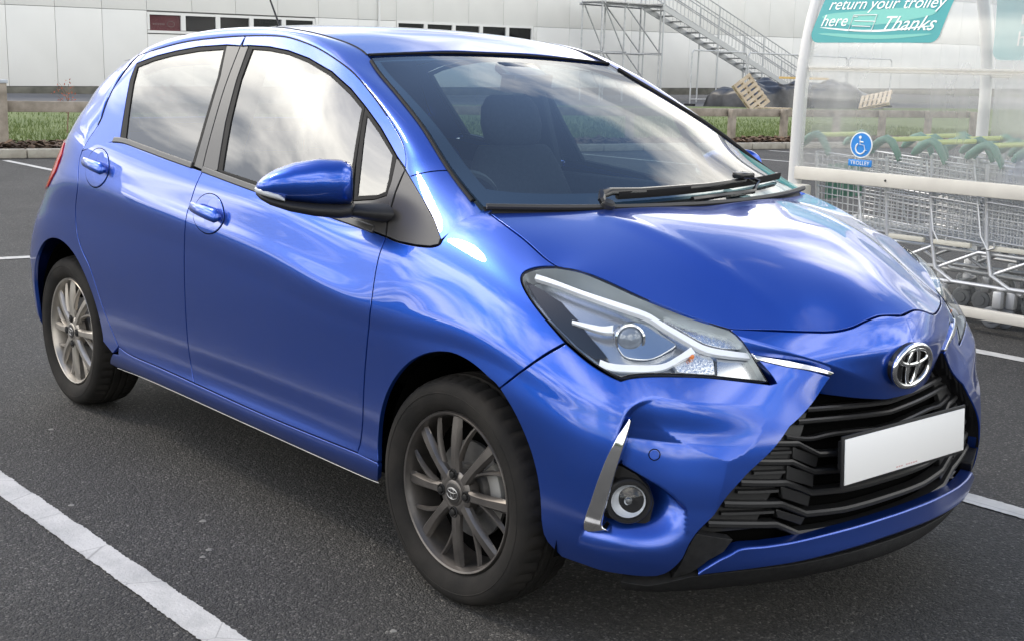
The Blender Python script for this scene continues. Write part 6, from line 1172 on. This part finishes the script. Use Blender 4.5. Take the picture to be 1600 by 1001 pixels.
# notice on the curved sheet
def sheet_pt(x, z, back=False, d=.034):
    zz = max(z, 1.2); y = 5.1-1.1*math.sqrt(max(0,1-((zz-1.2)/1.5)**2)); return (x, y-d) if not back else (x, 10.2-y-d*0+.0)
def notice(name, x0, x1, z0, z1, back, lines, hazed=False):
    yb = lambda z, d: (sheet_pt(0,z,False,d)[1] if not back else 10.2-sheet_pt(0,z,False,-.02-d)[1]-.0)
    poly = []
    sl = .10; r = .06
    for cx, cz, a0 in ((x0+r+.0,z0+r,math.pi),(x1-sl-r,z0+r,1.5*math.pi),(x1-r,z1-r,0),(x0+sl+r,z1-r,.5*math.pi)):
        for k in range(7):
            t = a0+k*math.pi/12; poly.append((cx+r*math.cos(t), cz+r*math.sin(t)))
    v2, F, P_, H_ = trim(clean(poly), .06, .05); V = [T_((p[0], yb(p[1],.036), p[1])) for p in v2]
    nb_ = mesh(name, np.array(V), F, 'sign_hazed' if hazed else 'sign_teal', shl, True)
    if not hazed:
        for zb, hb, am, m in ((z0+.045,.012,.012,'sign_teal_light'),(z0+.16,.045,.014,'sign_teal_light'),(z0+.085,.006,.016,'sign_white')):
            n = 30; V = []; F = []
            for i in range(n+1):
                x = x0+.05+(x1-x0-.20)*i/n+.0; zc = zb+am*math.sin(4.5*i/n+zb*9)
                for s in (-1,1): zq = zc+s*hb*math.sin(math.pi*i/n)**.5; V.append(T_((x, yb(zq,.0372), zq)))
            for i in range(n): F.append((2*i,2*i+2,2*i+3,2*i+1))
            mesh('swoosh', np.array(V), F, m, nb_, True)
    for (s, x, z, size, sh_) in lines:
        y = yb(z+size*.3, .0385); dy = yb(z+size*.7,.0385)-yb(z,.0385); tilt = math.atan2(dy, size*.7)
        xx = x
        for word in s.split():
            M = Matrix.Translation(T_((xx, y-dy*.4, z))) @ Matrix.Rotation(R(90)-tilt,4,'X'); lt_ = text('lettering', word, size, 'sign_white', M, nb_, sh_)
            xx = max(v.co.x for v in lt_.data.vertices)+size*.24-sh_*size*.12
    return nb_
mat('sign_hazed', (.36,.60,.60), .5)  # teal paled to paint the haze of the clear sheet in front
nb_ = notice('notice', -2.60,-1.60,1.60,2.22, False, (('return your trolley', -2.515,1.800,.104,.25),('here', -2.545,1.700,.104,.25),('Thanks', -2.115,1.672,.125,.45)))
m = MB(); yy = sheet_pt(0,1.72,False,.0385)[1]
cardp = [(-2.33,1.672),(-2.165,1.672),(-2.15,1.765),(-2.315,1.765)]
m.tube([T_((x, sheet_pt(0,z,False,.0385)[1], z)) for x, z in cardp], .004, 4, closed=True); m.build('card_symbol', 'sign_white', nb_)
for a, b in (((-2.31,1.755),(-2.285,1.755)),((-2.30,1.73),(-2.15,1.725)),((-2.31,1.70),(-2.18,1.695))): MB().tube([T_((a[0],sheet_pt(0,a[1],False,.0385)[1],a[1])), T_((b[0],sheet_pt(0,b[1],False,.0385)[1],b[1]))], .003, 4).build('card_symbol', 'sign_white', nb_)
notice('notice', -2.56,-1.2,1.55,2.25, True, (('Please', -2.30,1.95,.15,.2),('return', -2.34,1.80,.15,.2),('here', -2.38,1.65,.15,.2)), True)
# round accessible-trolley badge
bx_, bz_ = -2.135,.995
bd = MB(); bd.lathe([(.078,-.002),(.078,.003),(.0,.003)], T_((bx_,3.962,bz_)), (0,-1,0), 40); badge = bd.build('badge', 'sign_white', shl)
bd = MB(); bd.lathe([(.071,.003),(.071,.0042),(0,.0042)], T_((bx_,3.962,bz_)), (0,-1,0), 40); bd.build('badge_face', 'sign_blue', badge)
bp_ = lambda x, z: T_((bx_+x, 3.9565, bz_+z))
MB().lathe([(.0095,0),(.0095,.0015),(0,.0015)], bp_(-.008,.046), (0,-1,0), 16).build('wheelchair_symbol', 'sign_white', badge)
MB().tube([bp_(-.008,.034), bp_(-.006,.002), bp_(.022,.0), bp_(.034,-.032), bp_(.044,-.030)], .0052, 6, flat=.4).build('wheelchair_symbol', 'sign_white', badge)
MB().tube([bp_(-.007,.020), bp_(.016,.018)], .0045, 6).build('wheelchair_symbol', 'sign_white', badge)
MB().tube([bp_(-.002+.033*math.cos(t), -.020+.033*math.sin(t)) for t in np.linspace(2.2,6.0,22)], .0048, 6).build('wheelchair_symbol', 'sign_white', badge)
MB().box(T_((bx_,3.960,bz_-.108)), (.165,.004,.040), None, .001).build('badge_strip', 'sign_blue', badge)
text('lettering', 'TROLLEY', .032, 'sign_white', Matrix.Translation(T_((bx_,3.9572,bz_-.119))) @ Matrix.Rotation(R(90),4,'X'), badge, 0, .0004, 1.05, 'CENTER')
# ------------------------------------------------------------------ shopping trolleys
mat('wire', (.60,.61,.62), .38, .6); mat('trolley_green', (.085,.22,.16), .5); mat('handle_lime', (.52,.60,.16), .4); mat('castor_grey', (.16,.17,.18), .6); mat('plastic_cream', (.58,.56,.48), .5)
def make_trolley():
    """handle end at x = 0, nose towards +x, standing on z = 0"""
    t = empty('shopping_trolley')
    bk = MB(); L0, L1 = .04, .92
    def wy(f): return .275-.055*f
    zt = lambda f: .93-.06*f; zb = lambda f: .50-.06*f+.0
    for f in np.linspace(0,1,25):
        x = L0+(L1-L0)*f; y = wy(f); r = .0034 if round(f*24) % 6 else .0052
        bk.tube([(x,-y,zt(f)), (x+.01,-y+.02,zb(f)), (x+.01,y-.02,zb(f)), (x,y,zt(f))], r, 4, cap=False)
    for s in (-1,1):
        for g in np.linspace(0,1,11):
            bk.tube([(L0+(L1-L0)*f, s*(wy(f)-.02*(1-g)), zb(f)+(zt(f)-zb(f))*g) for f in (0,1)], .0034 if g not in (0,.5,1) else .0056, 4, cap=False)
    for k in range(9):
        y = -.24+.06*k; bk.tube([(L0,y,zb(0)),(L1,y*.8,zb(1))], .0026, 4, cap=False)
    for k in range(11):
        y = -.22+.044*k; bk.tube([(L1,y*.95,zb(1)),(L1+.0,y,zt(1))], .0030, 4, cap=False)
    for g in np.linspace(0,1,6): bk.tube([(L1+.003,-.20,zb(1)+(zt(1)-zb(1))*g),(L1+.003,.20,zb(1)+(zt(1)-zb(1))*g)], .003, 4, cap=False)
    bk.build('wire_basket', 'wire', t, sharp=60)
    for s in (-1,1):
        MB().tube([(.30,s*.262,.92),(.38,s*.262,.52),(.43,s*.262,.445),(.47,s*.262,.46),(.47,s*.262,.49)], .0062, 6).build('hook_wire', 'wire', t)
        h = MB(); rings = []
        for (x, z, hx, hz) in ((.115,.91,.022,.012),(.10,.95,.027,.018),(.055,1.018,.030,.024),(.02,1.036,.032,.026),(-.02,1.024,.032,.027),(-.08,.978,.028,.026),(-.105,.955,.018,.014)):
            a = math.atan2(.14,-.1) if x > .05 else (math.pi if x > 0 else math.atan2(-.1,-.08)); nx, nz = -math.sin(a), math.cos(a)
            rings.append([(x+nx*hz*math.sin(q), s*.262+hx*math.cos(q), z+nz*hz*math.sin(q)) for q in np.linspace(0,2*np.pi,10,endpoint=False)])
        h.loft(rings).build('handle_bracket', 'trolley_green', t, sharp=60)
        fr_ = MB(); fr_.tube([(.02,s*.25,.93),(.06,s*.255,.50),(.10,s*.25,.30),(.22,s*.25,.235),(.85,s*.20,.225),(.93,s*.19,.20)], .0125, 8); fr_.build('side_frame', 'wire', t)
        MB().tube([(.10,s*.235,.30),(.36,s*.23,.42),(.86,s*.19,.41)], .011, 8).build('basket_support', 'wire', t)
        MB().box((.20,s*.25,.455), (.24,.03,.03), None, .006).build('bumper_clip', 'plastic_cream', t)
        for x, yy_ in ((.16,.25),(.88,.20)):
            MB().box((x,s*yy_,.165), (.055,.045,.10), None, .01).build('castor_fork', 'galvanised', t)
            w = MB(); w.lathe([(.0,.016),(.030,.016),(.034,.010),(.050,.012),(.060,.008),(.0625,0),(.060,-.008),(.050,-.012),(.034,-.010),(.030,-.016),(0,-.016)], (x-.03,s*yy_,.063), (0,1,0), 24); w.build('castor_wheel', 'castor_grey', t)
    MB().tube([(-.0,-.25,1.03),(-.0,.25,1.03)], .016, 10).build('handle', 'handle_lime', t)
    MB().tube([(.93,-.19,.20),(.95,-.1,.20),(.95,.1,.20),(.93,.19,.20)], .0125, 8).build('front_frame', 'wire', t)
    f = MB()
    for k in range(5): f.box((.06+.02,-.18+.09*k,.74), (.014,.062,.22), None, .004)
    f.build('seat_flap', 'trolley_green', t)
    return t
tr0 = make_trolley()
def copy_tree(o):
    c = o.copy(); COL.objects.link(c)
    for ch in o.children:
        if ch.name.startswith('seat_flap'): continue
        d = ch.copy(); COL.objects.link(d); d.parent = c
    return c
near = [-2.60,-2.07,-1.76,-1.42,-1.13,-.79,-.47,-.12,.2]; far = [-2.28,-1.97,-1.60,-1.31,-.95,-.6]
ordn = ['first','second','third','fourth','fifth','sixth','seventh','eighth','ninth']
for i, (x, y, lab) in enumerate([(x,4.36,f'wire shopping trolley with green handle ends, {ordn[k]} from the shelter post in the near row') for k, x in enumerate(near)]+[(x,5.05,f'wire shopping trolley with green handle ends, {ordn[k]} from the left in the far row') for k, x in enumerate(far)]):
    o = tr0 if i == 0 else copy_tree(tr0); o.location = (x, y, 0); o.rotation_euler = (0,0,rng.normal(0,.03)); tag(o, lab, 'trolley', 'shopping trolleys nested in the shelter')
